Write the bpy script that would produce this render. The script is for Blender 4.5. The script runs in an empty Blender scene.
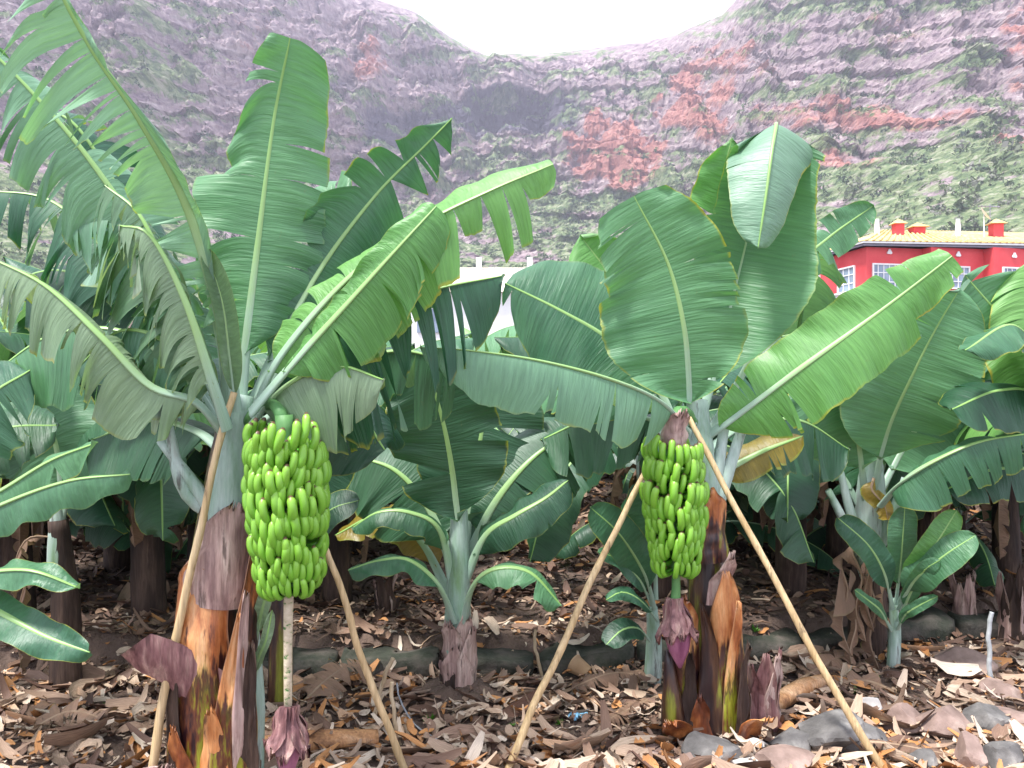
import bpy, math, random
from mathutils import Vector, Matrix, noise
V = Vector
scene = bpy.context.scene
col = scene.collection
F = 853.3
CAMZ = 1.5
def P(px, py, d):
    return V(((px-512)/F*d, d, CAMZ+(384-py)/F*d))

# ------------------------------------------------------------ helpers
def tag(o, label=None, cat=None, group=None, kind=None):
    if label: o['label'] = label
    if cat: o['category'] = cat
    if group: o['group'] = group
    if kind: o['kind'] = kind
    return o
def empty(name, loc, label, cat, group=None):
    o = bpy.data.objects.new(name, None); col.objects.link(o)
    o.empty_display_size = .1; o.location = loc
    return tag(o, label, cat, group)
class MB:
    def __init__(s): s.v=[]; s.f=[]; s.uv=[]; s.tint=[]
    def add(s, verts, faces, uvs=None, tint=None):
        n=len(s.v); s.v += [tuple(p) for p in verts]
        s.f += [tuple(i+n for i in f) for f in faces]
        s.uv += uvs if uvs else [(0,0)]*len(verts)
        if tint is not None: s.tint += [tint]*len(verts)
    def build(s, name, mat, parent=None, smooth=True, org=None):
        if parent is not None and org is None: org = root_loc(parent)
        if org is None: org = V((0,0,0))
        me = bpy.data.meshes.new(name)
        me.from_pydata([(a-org.x,b-org.y,c-org.z) for a,b,c in s.v], [], s.f)
        uvl = me.uv_layers.new(name='UVMap')
        li = [0]*len(me.loops); me.loops.foreach_get('vertex_index', li)
        flat=[]
        for i in li: flat += s.uv[i]
        uvl.data.foreach_set('uv', flat)
        if s.tint and len(s.tint)==len(s.v):
            a = me.attributes.new('tint','FLOAT','POINT'); a.data.foreach_set('value', s.tint)
        if smooth: me.polygons.foreach_set('use_smooth', [True]*len(me.polygons))
        me.materials.append(mat)
        o = bpy.data.objects.new(name, me); col.objects.link(o)
        if parent is not None: o.parent = parent
        else: o.location = org
        return o
def root_loc(p):
    while p.parent is not None: p = p.parent
    return V(p.location)
def kids(o): return [c for c in bpy.data.objects if c.parent is o]
def spline(pts, n):
    pts=[V(p) for p in pts]
    q=[pts[0]*2-pts[1]]+pts+[pts[-1]*2-pts[-2]]
    out=[]; par=[]
    for i in range(1,len(q)-2):
        a,b,c,d=q[i-1:i+3]
        for k in range(12):
            t=k/12
            out.append(.5*((2*b)+(c-a)*t+(2*a-5*b+4*c-d)*t*t+(3*b-a-3*c+d)*t**3)); par.append(i-1+t)
    out.append(pts[-1]); par.append(len(pts)-1)
    L=[0]
    for i in range(1,len(out)): L.append(L[-1]+(out[i]-out[i-1]).length)
    tot=L[-1]
    def at(s):
        x=min(max(s,0),1)*tot; lo=0; hi=len(L)-1
        while hi-lo>1:
            m=(lo+hi)//2
            if L[m]<=x: lo=m
            else: hi=m
        t=(x-L[lo])/max(1e-9,L[hi]-L[lo])
        return out[lo].lerp(out[hi],t), par[lo]+(par[hi]-par[lo])*t
    return at, tot
def tube(mb, pts, radii, seg=8, n=None, flat=1.0, uvs=True, cap=True, jag=0, rnd=None, tint=None):
    at,tot=spline(pts,0)
    n=n or max(6,int(tot/.05))
    vs=[];fs=[];uv=[]
    prevx=None
    for i in range(n+1):
        s=i/n; p,_=at(s); p2,_=at(min(1,s+.01)); p1,_=at(max(0,s-.01))
        t=(p2-p1).normalized()
        x=V((1,0,0)) if prevx is None else prevx
        x=(x-t*x.dot(t))
        if x.length<1e-4: x=V((0,1,0))-t*t.y
        x.normalize(); prevx=x; y=t.cross(x)
        k=s*(len(radii)-1); a=int(min(k,len(radii)-2)); r=radii[a]+(radii[a+1]-radii[a])*(k-a)
        for j in range(seg):
            an=2*math.pi*j/seg
            rr=r*(1+(rnd.uniform(-jag,jag) if rnd else 0))
            vs.append(p+x*math.cos(an)*rr+y*math.sin(an)*rr*flat); uv.append((s*tot,j/seg))
    for i in range(n):
        for j in range(seg):
            a=i*seg+j;b=i*seg+(j+1)%seg
            fs.append((a,b,b+seg,a+seg))
    if cap:
        fs.append(tuple(range(seg))[::-1]); fs.append(tuple(n*seg+j for j in range(seg)))
    mb.add(vs,fs,uv,tint)
def box(mb, x0,x1,y0,y1,z0,z1):
    mb.add([(x0,y0,z0),(x1,y0,z0),(x1,y1,z0),(x0,y1,z0),(x0,y0,z1),(x1,y0,z1),(x1,y1,z1),(x0,y1,z1)],
      [(0,3,2,1),(4,5,6,7),(0,1,5,4),(1,2,6,5),(2,3,7,6),(3,0,4,7)])

# ------------------------------------------------------------ materials
class NT:
    def __init__(s,name):
        s.m=bpy.data.materials.new(name); s.m.use_nodes=True; s.t=s.m.node_tree; s.n=s.t.nodes
        s.b=s.n['Principled BSDF']; s.out=s.n['Material Output']
    def new(s,typ,**kw):
        n=s.n.new(typ)
        for k,v in kw.items():
            if k in [i.name for i in n.inputs]: n.inputs[k].default_value=v
            else: setattr(n,k,v)
        return n
    def link(s,a,b): s.t.links.new(a,b)
    def coord(s,kind='Object',scale=(1,1,1)):
        c=s.new('ShaderNodeTexCoord'); mp=s.new('ShaderNodeMapping'); mp.inputs['Scale'].default_value=scale
        s.link(c.outputs[kind],mp.inputs[0]); return mp.outputs[0]
    def noise(s,vec,scale,detail=4,rough=.55,dist=0):
        n=s.new('ShaderNodeTexNoise'); n.inputs['Scale'].default_value=scale; n.inputs['Detail'].default_value=detail
        n.inputs['Roughness'].default_value=rough; n.inputs['Distortion'].default_value=dist
        s.link(vec,n.inputs['Vector']); return n.outputs['Fac']
    def ramp(s,fac,stops):
        r=s.new('ShaderNodeValToRGB'); e=r.color_ramp.elements
        e[0].position=stops[0][0]; e[0].color=(*stops[0][1],1); e[1].position=stops[-1][0]; e[1].color=(*stops[-1][1],1)
        for p,c in stops[1:-1]:
            x=e.new(p); x.color=(*c,1)
        s.link(fac,r.inputs[0]); return r.outputs[0]
    def mix(s,fac,a,b,mode='MIX'):
        m=s.new('ShaderNodeMix',data_type='RGBA',blend_type=mode)
        for i,x in ((0,fac),(6,a),(7,b)):
            if isinstance(x,(int,float)): m.inputs[i].default_value=x
            elif isinstance(x,tuple): m.inputs[i].default_value=(*x,1)
            else: s.link(x,m.inputs[i])
        return m.outputs[2]
    def math(s,op,a,b=0,c=None):
        m=s.new('ShaderNodeMath',operation=op)
        for i,x in enumerate((a,b,c)):
            if x is None: continue
            if isinstance(x,(int,float)): m.inputs[i].default_value=x
            else: s.link(x,m.inputs[i])
        return m.outputs[0]
    def bump(s,h,st=.3,dist=.01):
        b=s.new('ShaderNodeBump'); b.inputs['Strength'].default_value=st; b.inputs['Distance'].default_value=dist
        s.link(h,b.inputs['Height']); s.link(b.outputs[0],s.b.inputs['Normal']); return b.outputs[0]
    def fin(s,colr,rough=.6,spec=.4):
        if isinstance(colr,tuple): s.b.inputs['Base Color'].default_value=(*colr,1)
        else: s.link(colr,s.b.inputs['Base Color'])
        if isinstance(rough,(int,float)): s.b.inputs['Roughness'].default_value=rough
        else: s.link(rough,s.b.inputs['Roughness'])
        s.b.inputs['Specular IOR Level'].default_value=spec
        return s.m

def leaf_mat(name, c0, c1, under, edge=(.32,.22,.03), edgeamt=.965, rough=.40, trans=.24, dead=None):
    m=NT(name)
    uv=m.coord('UV'); sep=m.new('ShaderNodeSeparateXYZ'); m.link(uv,sep.inputs[0])
    av=m.math('ABSOLUTE',sep.outputs[1])
    veins=m.noise(m.coord('UV',(75,1.3,1)),1.0,3,.6)
    bands=m.noise(m.coord('UV',(13,.8,1)),1.0,2,.5)
    big=m.noise(m.coord('Object'),3.0,4)
    oi=m.new('ShaderNodeObjectInfo')
    base=m.mix(m.math('MULTIPLY_ADD',big,1.1,m.math('MULTIPLY_ADD',oi.outputs['Random'],1.1,-.65)),c0,c1)
    base=m.mix(m.math('MULTIPLY',bands,.55),base,m.mix(.5,base,(.9,1,.55),'MULTIPLY'))
    geo=m.new('ShaderNodeNewGeometry')
    base=m.mix(geo.outputs['Backfacing'],base,m.mix(.35,under,base))
    vv=m.ramp(veins,[(.3,(.80,.82,.80)),(.7,(1.14,1.13,1.12))])
    base=m.mix(1.0,base,vv,'MULTIPLY')
    # blemishes
    sp=m.noise(m.coord('UV',(9,5,1)),2.0,5,.7)
    base=m.mix(m.ramp(sp,[(.66,(0,0,0)),(.74,(.55,.55,.55))]),base,(.16,.13,.05))
    # yellow brown margin
    en=m.noise(m.coord('UV',(6,1,1)),3.0,3)
    ee=m.math('ADD',av,m.math('MULTIPLY_ADD',en,.10,-.05))
    em=m.math('MULTIPLY',m.ramp(ee,[(edgeamt-.02,(0,0,0)),(edgeamt+.02,(1,1,1))]),m.ramp(m.noise(m.coord('Object'),2.3,3),[(.42,(.12,.12,.12)),(.6,(1,1,1))]))
    base=m.mix(em,base,m.mix(m.noise(uv,14,2),edge,(.3,.42,.05)))
    hb=m.math('ADD',m.math('MULTIPLY',veins,.5),bands)
    nb=m.bump(hb,.7,.014)
    m.fin(base,m.math('MULTIPLY_ADD',big,.25,rough-.06),.5)
    m.b.inputs['Coat Weight'].default_value=.12; m.b.inputs['Coat Roughness'].default_value=.38
    tr=m.new('ShaderNodeBsdfTranslucent'); m.link(m.mix(1.0,base,(1.5,1.7,.7),'MULTIPLY'),tr.inputs[0]); m.link(nb,tr.inputs['Normal'])
    mx=m.new('ShaderNodeMixShader'); mx.inputs[0].default_value=trans
    m.link(m.b.outputs[0],mx.inputs[1]); m.link(tr.outputs[0],mx.inputs[2]); m.link(mx.outputs[0],m.out.inputs[0])
    return m.m
M={}
M['leaf']=leaf_mat('leaf_green',(.028,.105,.060),(.105,.255,.125),(.20,.33,.24),edgeamt=.975)
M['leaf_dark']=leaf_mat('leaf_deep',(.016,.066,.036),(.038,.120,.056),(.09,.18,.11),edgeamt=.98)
M['leaf_young']=leaf_mat('leaf_young',(.10,.27,.07),(.18,.38,.11),(.22,.40,.17),edgeamt=.96)
M['leaf_grey']=leaf_mat('leaf_grey',(.10,.19,.11),(.25,.34,.22),(.32,.40,.30),edge=(.2,.15,.07))
M['leaf_mint']=leaf_mat('leaf_mint',(.085,.20,.125),(.20,.37,.24),(.26,.40,.30),edge=(.3,.28,.12),edgeamt=.98)
M['leaf_yellow']=leaf_mat('leaf_yellow',(.20,.15,.015),(.42,.17,.012),(.22,.16,.03),edge=(.12,.04,.01),edgeamt=.9)
M['leaf_dead']=leaf_mat('leaf_dead',(.12,.065,.042),(.30,.18,.125),(.24,.155,.11),edge=(.08,.05,.03),trans=.1,rough=.7)
def rib_mat():
    m=NT('midrib'); uv=m.coord('UV'); sep=m.new('ShaderNodeSeparateXYZ'); m.link(uv,sep.inputs[0])
    n=m.noise(m.coord('Object'),9,4)
    c=m.ramp(m.math('ADD',sep.outputs[0],m.math('MULTIPLY_ADD',n,.3,-.15)),[(.12,(.34,.46,.40)),(.45,(.27,.42,.16)),(1,(.22,.40,.09))])
    c=m.mix(m.ramp(m.noise(m.coord('UV',(2,30,1)),1,3),[(.3,(0,0,0)),(.8,(.5,.5,.5))]),c,(.14,.28,.10))
    return m.fin(c,.4,.5)
M['rib']=rib_mat()
def simple(name,stops,scale=6,stretch=(1,1,1),rough=.7,bump=.3,dist=.01,spec=.3,detail=5,distort=0,kind='Object',streak=0):
    m=NT(name); n=m.noise(m.coord(kind,stretch),scale,detail,.6,distort); c=m.ramp(n,stops); h=n
    if streak:
        f=m.noise(m.coord(kind,(1,1,.05)),90,3,.6); k=m.noise(m.coord(kind,(1,1,.14)),16,6,.7)
        c=m.mix(streak,c,m.mix(1.0,c,m.ramp(f,[(.3,(.62,.58,.55)),(.7,(1.2,1.18,1.15))]),'MULTIPLY'))
        c=m.mix(m.ramp(k,[(.58,(0,0,0)),(.66,(.75,.75,.75))]),c,(.04,.022,.018))
        h=m.math('ADD',n,m.math('MULTIPLY',f,.8))
    m.bump(h,bump,dist); return m.fin(c,rough,spec)
M['rib_dead']=simple('rib_dead',[(.3,(.16,.10,.06)),(.7,(.34,.24,.16))],8)
M['stem_pale']=simple('stem_glaucous',[(.28,(.10,.20,.06)),(.45,(.26,.38,.30)),(.62,(.42,.52,.48)),(.8,(.30,.28,.26))],5,(2,2,.45),.5,.3,streak=.35)
M['stem_wet']=simple('stem_green_dark',[(.42,(.022,.008,.009)),(.52,(.09,.04,.018)),(.58,(.18,.19,.02)),(.75,(.34,.38,.05))],6,(2.2,2.2,.28),.35,.3,spec=.6,streak=.9)
M['stem_brown']=simple('stem_brown',[(.3,(.014,.009,.008)),(.52,(.055,.034,.026)),(.74,(.15,.10,.075))],6,(2,2,.35),.75,.6,streak=.9)
M['sheath']=simple('sheath_orange',[(.30,(.035,.010,.008)),(.42,(.20,.055,.02)),(.54,(.50,.19,.06)),(.68,(.66,.36,.16)),(.8,(.72,.50,.30))],4,(2,2,.5),.32,.22,spec=.6,streak=.7)
def grad_mat():
    m=NT('sheath_gradient'); uv=m.coord('UV'); sep=m.new('ShaderNodeSeparateXYZ'); m.link(uv,sep.inputs[0])
    a=m.noise(m.coord('Object',(1,1,.22)),13,5,.65); f=m.noise(m.coord('Object',(1,1,.04)),110,3,.6); b=m.noise(m.coord('Object',(1,1,.12)),30,4,.65)
    low=m.ramp(m.math('ADD',m.math('MULTIPLY',a,.6),m.math('MULTIPLY',b,.4)),[(.44,(.018,.005,.008)),(.50,(.12,.038,.016)),(.54,(.20,.20,.015)),(.66,(.38,.42,.035))])
    hi=m.ramp(a,[(.32,(.12,.030,.012)),(.45,(.40,.13,.04)),(.58,(.62,.30,.12)),(.75,(.74,.50,.29))])
    k=m.math('ADD',sep.outputs[0],m.math('MULTIPLY_ADD',b,.9,m.math('MULTIPLY_ADD',a,.5,-.7)))
    c=m.mix(m.ramp(k,[(.52,(0,0,0)),(.66,(1,1,1))]),low,hi)
    c=m.mix(m.ramp(k,[(.46,(0,0,0)),(.54,(.9,.9,.9)),(.62,(0,0,0))]),c,(.035,.008,.010))
    av=m.math('ABSOLUTE',sep.outputs[1]); c=m.mix(m.ramp(m.math('ADD',av,m.math('MULTIPLY',a,.08)),[(.50,(0,0,0)),(.53,(.8,.8,.8))]),c,(.30,.16,.09))
    c=m.mix(.55,c,m.mix(1.0,c,m.ramp(f,[(.3,(.6,.58,.55)),(.7,(1.25,1.22,1.2))]),'MULTIPLY'))
    m.bump(m.math('ADD',a,m.math('MULTIPLY',f,.5)),.25,.01)
    return m.fin(c,m.math('MULTIPLY_ADD',a,.3,.18),.6)
M['sheath_grad']=grad_mat()
M['sheath_pale']=simple('sheath_papery',[(.3,(.16,.09,.09)),(.5,(.42,.29,.26)),(.7,(.62,.50,.44))],5,(3,3,.5),.65,.5,streak=.9)
M['sheath_purple']=simple('sheath_purple',[(.3,(.07,.025,.03)),(.5,(.22,.11,.11)),(.7,(.42,.29,.25))],7,(3,3,.5),.5,.5,streak=.9)
M['log']=simple('log_orange',[(.3,(.12,.05,.03)),(.5,(.42,.22,.10)),(.75,(.62,.42,.26))],4,(1,3,3),.6,.5,streak=.9)
M['cane']=simple('cane_wood',[(.3,(.40,.28,.13)),(.55,(.58,.44,.25)),(.8,(.68,.56,.36))],5,(3,3,.6),.55,.3,streak=.8)
M['stick']=simple('stick_wood',[(.3,(.32,.22,.12)),(.8,(.60,.50,.36))],9,(3,3,.6),.6,.2)
M['metal']=simple('pipe_metal',[(.3,(.30,.32,.33)),(.8,(.5,.52,.52))],20,rough=.4)
M['wire']=simple('wire_grey',[(.3,(.20,.22,.24)),(.8,(.36,.38,.40))],20,rough=.5)
M['rock']=simple('rock_grey',[(.3,(.05,.047,.045)),(.5,(.12,.113,.108)),(.6,(.19,.18,.17)),(.75,(.38,.35,.31))],7,rough=.85,bump=.7,dist=.02,detail=9)
M['rock_brown']=simple('rock_brown',[(.3,(.12,.08,.065)),(.55,(.27,.19,.16)),(.75,(.42,.33,.28))],7,rough=.85,bump=.7,dist=.02,detail=9)
M['rock_white']=simple('rock_pale',[(.3,(.40,.38,.36)),(.7,(.70,.67,.62))],9,rough=.8,bump=.5)
M['kerb']=simple('ledge_stone',[(.3,(.016,.02,.014)),(.5,(.045,.05,.036)),(.68,(.11,.095,.08))],6,rough=.9,bump=1.0,dist=.05,detail=9)
M['blue']=simple('plastic_blue',[(.3,(.15,.40,.60)),(.8,(.35,.60,.78))],20,rough=.3)
M['pot']=simple('pot_beige',[(.3,(.42,.26,.14)),(.8,(.60,.42,.26))],10,rough=.6)
M['soil']=None
def banana_mat():
    m=NT('banana_skin'); uv=m.coord('UV'); sep=m.new('ShaderNodeSeparateXYZ'); m.link(uv,sep.inputs[0])
    oi=m.new('ShaderNodeObjectInfo')
    n=m.noise(m.coord('Object'),60,3)
    c=m.mix(m.math('MULTIPLY_ADD',n,.6,m.math('MULTIPLY',oi.outputs['Random'],.4)),(.045,.22,.008),(.12,.40,.018))
    c=m.mix(m.ramp(sep.outputs[0],[(.3,(0,0,0)),(.9,(.55,.55,.55))]),c,(.30,.50,.06))
    c=m.mix(m.ramp(sep.outputs[0],[(.935,(0,0,0)),(.96,(1,1,1))]),c,(.10,.055,.03))
    return m.fin(c,.38,.5)
M['banana']=banana_mat()
M['stalk']=simple('fruit_stalk',[(.3,(.05,.16,.05)),(.7,(.14,.30,.10))],8,(2,2,1),.5,.3)
M['scar']=simple('stalk_scarred',[(.36,(.07,.17,.05)),(.42,(.45,.38,.26)),(.8,(.62,.54,.42))],34,(1,1,1.6),.7,.6,kind='Object')
M['bud']=simple('bud_purple',[(.3,(.14,.035,.08)),(.55,(.32,.12,.20)),(.8,(.46,.24,.30))],6,(3,3,.6),.5,.3)
M['weed']=simple('weed_green',[(.3,(.06,.20,.02)),(.8,(.16,.40,.05))],12,rough=.5)
def litter_mat():
    m=NT('litter'); at=m.new('ShaderNodeAttribute',attribute_name='tint')
    n=m.noise(m.coord('UV',(1,4,1)),5,4)
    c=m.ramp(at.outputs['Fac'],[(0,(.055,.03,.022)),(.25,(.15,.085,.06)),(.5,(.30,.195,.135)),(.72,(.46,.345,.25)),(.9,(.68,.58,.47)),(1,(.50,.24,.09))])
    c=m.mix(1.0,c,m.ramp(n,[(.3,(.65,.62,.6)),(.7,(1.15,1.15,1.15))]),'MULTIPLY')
    m.bump(n,.4,.01)
    return m.fin(c,.62,.35)
M['litter']=litter_mat()

# ------------------------------------------------------------ leaf
def prof(s):
    a=1-(1-min(1,s/.30))**2.0
    b=math.sqrt(max(0,1-((s-.62)/.38)**2.3)) if s>.62 else 1
    return a**.85*b
def lut(x,s):
    if isinstance(x,(int,float)): return x
    for (a,va),(b,vb) in zip(x,x[1:]):
        if s<=b: return va+(vb-va)*max(0,(s-a))/max(1e-6,b-a)
    return x[-1][1]
def leaf(parent, pts, w, n=(0,-1,0), b=.2, fold=(0,0), curl=(0,0), g=0, tears=(3,3), hang=(.2,.2), td=.35, gap=.12,
         mat='leaf', rib='rib', seed=0, r=.02, slant=.18, cols=8, step=.018, blunt=1.0, name='leaf', px=True, org=None, cut=.0, ripple=.012, edge=.0):
    """pts: list of (px,py,depth) if px else world; w=(wl,wr) half widths (px at mean depth or m)"""
    rn=random.Random(seed*7919+13)
    if px:
        wp=[P(*p) for p in pts]; md=sum(p[2] for p in pts)/len(pts); sc=md/F
    else:
        wp=[V(p) for p in pts]; sc=1
    ns=n if isinstance(n,list) else [n]*len(wp)
    if len(ns)==2 and len(wp)!=2:
        a,c=V(ns[0]),V(ns[1]); ns=[a.lerp(c,i/(len(wp)-1)) for i in range(len(wp))]
    ns=[V(x) for x in ns]
    at,tot=spline(wp,0)
    def frame(s):
        p,u=at(s); i=min(int(u),len(ns)-2); N=ns[i].lerp(ns[i+1],u-i)
        T=(at(min(1,s+.012))[0]-at(max(0,s-.012))[0]).normalized()
        N=(N-T*N.dot(T)); N.normalize(); return p,T,N,T.cross(N)
    mb=MB(); bl=tot*(1-b)
    for si,sd in enumerate((-1,1)):
        nt=tears[si]
        bs=[]; acc=rn.uniform(.5,1.6)
        for _ in range(nt): bs.append(acc); acc+=.12+rn.expovariate(1.0)*(2.2 if rn.random()<.2 else .8)
        bs=[.05+.93*x/acc for x in bs]
        bs=[0]+[x for k,x in enumerate(bs) if k==0 or x-bs[k-1]>.012]+[1]
        tds=[max(.02,min(.95,td+rn.choice((-.3,-.1,0,.15,.45))+rn.uniform(-.12,.12))) for _ in bs]; tds[0]=1; tds[-1]=1
        f0=math.radians(fold[si]); cu=math.radians(curl[si]); und=rn.uniform(0,9); ua=rn.uniform(.012,.028)*min(1,bl)
        for k in range(len(bs)-1):
            s0,s1=bs[k],bs[k+1]; cen=(s0+s1)/2
            nr=max(2,int((s1-s0)*bl/step)+1)
            ex=hang[si]*rn.choice((.1,.3,.6,.9,1.3,2.0))*rn.uniform(.7,1.3); tw=rn.uniform(-1,1)*hang[si]*.35; gp=gap*rn.uniform(.3,1.6)
            ln=1-(cut*rn.random()**2)-(rn.random()*.13 if nt else 0); saw=rn.uniform(-.10,.16) if nt else 0; ph=rn.uniform(0,9); bend=rn.uniform(-.5,.5)*hang[si]
            if nt==0: ex=0;tw=0
            if nt>6 and rn.random()<.10: ln*=rn.uniform(.35,.75)
            base=len(mb.v); vs=[];uv=[];fs=[]
            rows=[]
            for i in range(nr+1):
                q=i/nr; s=s0+(s1-s0)*q
                tdl=tds[k]+(tds[k+1]-tds[k])*q
                p,T,N,Lr=frame(b+(1-b)*s); S=Lr*sd
                W=lut(w[si],s)*sc*prof(s*blunt)*(ln+saw*(q-.5)*min(1,(s1-s0)*9)+(rn.uniform(-.012,.012)))
                pos=V(p)
                row=[]
                for j in range(cols+1):
                    v=j/cols
                    free=max(0,(v-tdl*.9)/(1-tdl*.9+1e-6)) if tdl<.99 else 0
                    free2=max(0,v-min(tds[k],tds[k+1]))
                    if j>0:
                        ang=f0+cu*v
                        d=S*math.cos(ang)+N*math.sin(ang)+T*slant*(.4+.6*v)
                        d+=V((0,0,-1))*(g*v+ex*free2*2.2)
                        d+=N*(tw*free2*2)*(q-.5)*2 + N*bend*free2
                        d.normalize()
                        pos=pos+d*(W/cols)
                    sh=gp*free2*2.0*(q-.5)*-1
                    pp=pos+T*(sh*(s1-s0)*bl)
                    pp+=N*(math.sin(s*bl*38+ph+v*2)*ripple*v*v+math.sin(s*bl*8+und+v*1.5)*ua*v)
                    if edge and v>.8: pp+=N*edge*(v-.8)
                    vs.append(pp); uv.append((s*bl,sd*v))
            c=cols+1
            for i in range(nr):
                for j in range(cols):
                    a=i*c+j
                    if sd>0: fs.append((a,a+1,a+c+1,a+c))
                    else: fs.append((a,a+c,a+c+1,a+1))
            mb.add(vs,fs,uv)
    o=mb.build(name,M[mat],parent,org=org)
    # midrib + petiole: a flattened tapering channelled tube
    rb=MB(); n_=max(12,int(tot/.03)); vs=[];uv=[];fs=[]; sg=8
    for i in range(n_+1):
        s=i/n_; p,T,N,L=frame(s)
        rr=r*(1.15-.95*s**.8) if s<.97 else r*.15
        for j in range(sg):
            a=2*math.pi*j/sg
            yy=math.sin(a)*(.75 if math.sin(a)<0 else .35)
            vs.append(p+L*math.cos(a)*rr+N*(yy*rr-rr*.15)); uv.append((s,j/sg))
    for i in range(n_):
        for j in range(sg):
            a=i*sg+j;bb=i*sg+(j+1)%sg; fs.append((a,bb,bb+sg,a+sg))
    rb.add(vs,fs,uv); rb.build('midrib',M[rib],o,org=(org or root_loc(parent)))
    return o

# ------------------------------------------------------------ ground height
def gz(x,y):
    z=.035*noise.noise(V((x*.9,y*.9,0)))+.018*noise.noise(V((x*3,y*3,5)))
    ly=4.45+.28*max(0,x)+.03*noise.noise(V((x*2,0,1)))   # terrace line
    t=min(1,max(0,(y-ly)/.12)); z+=.15*t*t*(3-2*t)
    if y>25: z+=.10*(y-25)+ .4*noise.noise(V((x*.06,y*.06,2)))*min(1,(y-25)/10)
    return z
def gp(px,py):
    """where the ray through a pixel meets the ground"""
    d=2.5
    while d<60:
        q=P(px,py,d)
        if q.z<=gz(q.x,q.y): return V((q.x,q.y,gz(q.x,q.y)))
        d+=.01
    return q
def on(x,y): return V((x,y,gz(x,y)))

# ------------------------------------------------------------ setting
def build_ground():
    mb=MB(); xs=[];ys=[]
    y=-6
    while y<340: ys.append(y); y+= .06 if 2.6<y<7 else (.2 if y<18 else max(.5,y*.05))
    n=150; vs=[]
    for y in ys:
        hw=max(9,abs(y)*1.4+4)
        for i in range(n+1):
            x=-hw+2*hw*i/n; vs.append((x,y,gz(x,y)))
    fs=[(j*(n+1)+i,j*(n+1)+i+1,(j+1)*(n+1)+i+1,(j+1)*(n+1)+i) for j in range(len(ys)-1) for i in range(n)]
    mb.add(vs,fs)
    m=NT('soil'); c=m.coord('Object'); a=m.noise(c,3,8,.65); b2=m.noise(c,26,5,.6)
    cc=m.mix(b2,m.ramp(a,[(.3,(.05,.034,.028)),(.6,(.12,.085,.07)),(.8,(.20,.15,.125))]),(.16,.11,.085))
    m.bump(m.math('ADD',a,b2),.9,.04)
    mb.build('ground',m.fin(cc,.9,.2))['kind']='structure'
build_ground()

def build_litter():
    rn=random.Random(5); mb=MB()
    def piece(c,L,W,yaw,tilt,curl,roll,tint,fw=.6):
        nx,ny=5,3
        R=Matrix.Rotation(yaw,3,'Z')@Matrix.Rotation(tilt,3,'Y')@Matrix.Rotation(roll,3,'X')
        vs=[];uv=[]; kx=rn.uniform(-.5,.5)
        for i in range(nx):
            u=i/(nx-1)-.5
            wd=W*(1-(abs(u)*2)**2.5*fw)
            for j in range(ny):
                v=j/(ny-1)-.5
                x=u*L; yv=v*wd+kx*u*u*L; zz=curl*(u*u*L*1.4)+(v*v)*wd*rn.uniform(.6,1.6)
                vs.append(c+R@V((x,yv,zz+rn.uniform(-.003,.003)))); uv.append((u,v))
        fs=[(i*ny+j,(i+1)*ny+j,(i+1)*ny+j+1,i*ny+j+1) for i in range(nx-1) for j in range(ny-1)]
        mb.add(vs,fs,uv,tint)
    N=36000
    for k in range(N):
        # denser near the viewer
        u=rn.random(); y=2.7*(24/2.7)**(u**.88)
        hw=y*.68+.5; x=rn.uniform(-hw,hw)
        sz=(.6+.4*rn.random())*(.8 if y<5 else min(2.2,.8+(y-5)*.12))
        L=rn.choice([.03,.04,.05,.07,.09,.13,.2,.3])*sz; W=L*rn.uniform(.06,.3) if L>.1 else L*rn.uniform(.25,.7)
        z=gz(x,y)+rn.uniform(.003,.04)
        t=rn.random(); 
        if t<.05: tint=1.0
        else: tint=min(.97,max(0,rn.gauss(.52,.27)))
        # random patchiness; tint lowered under the canopy as painted-in shade
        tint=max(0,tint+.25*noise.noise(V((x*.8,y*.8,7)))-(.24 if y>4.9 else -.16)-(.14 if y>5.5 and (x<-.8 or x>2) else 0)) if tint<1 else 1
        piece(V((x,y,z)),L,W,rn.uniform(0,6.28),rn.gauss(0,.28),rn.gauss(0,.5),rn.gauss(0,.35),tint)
    for k in range(1500):
        y=2.7*(4.7/2.7)**(rn.random()); x=rn.uniform(-1,1)*(y*.68+.4)
        if noise.noise(V((x*1.3,y*1.3,3)))<-.12: continue
        L=rn.choice([.08,.11,.14,.19,.26]); W=L*rn.uniform(.12,.42)
        if x>.9 and y<3.9 and rn.random()<.6: continue
        piece(V((x,y,gz(x,y)+rn.uniform(.015,.045))),L,W,rn.uniform(0,6.28),rn.gauss(0,.10),rn.gauss(0,.25),rn.gauss(0,.5),min(.97,max(.2,rn.gauss(.62,.2))),.5)
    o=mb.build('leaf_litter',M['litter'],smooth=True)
    tag(o,'brown dry leaf litter covering the plantation soil','leaf litter',kind='stuff')
build_litter()

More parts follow.
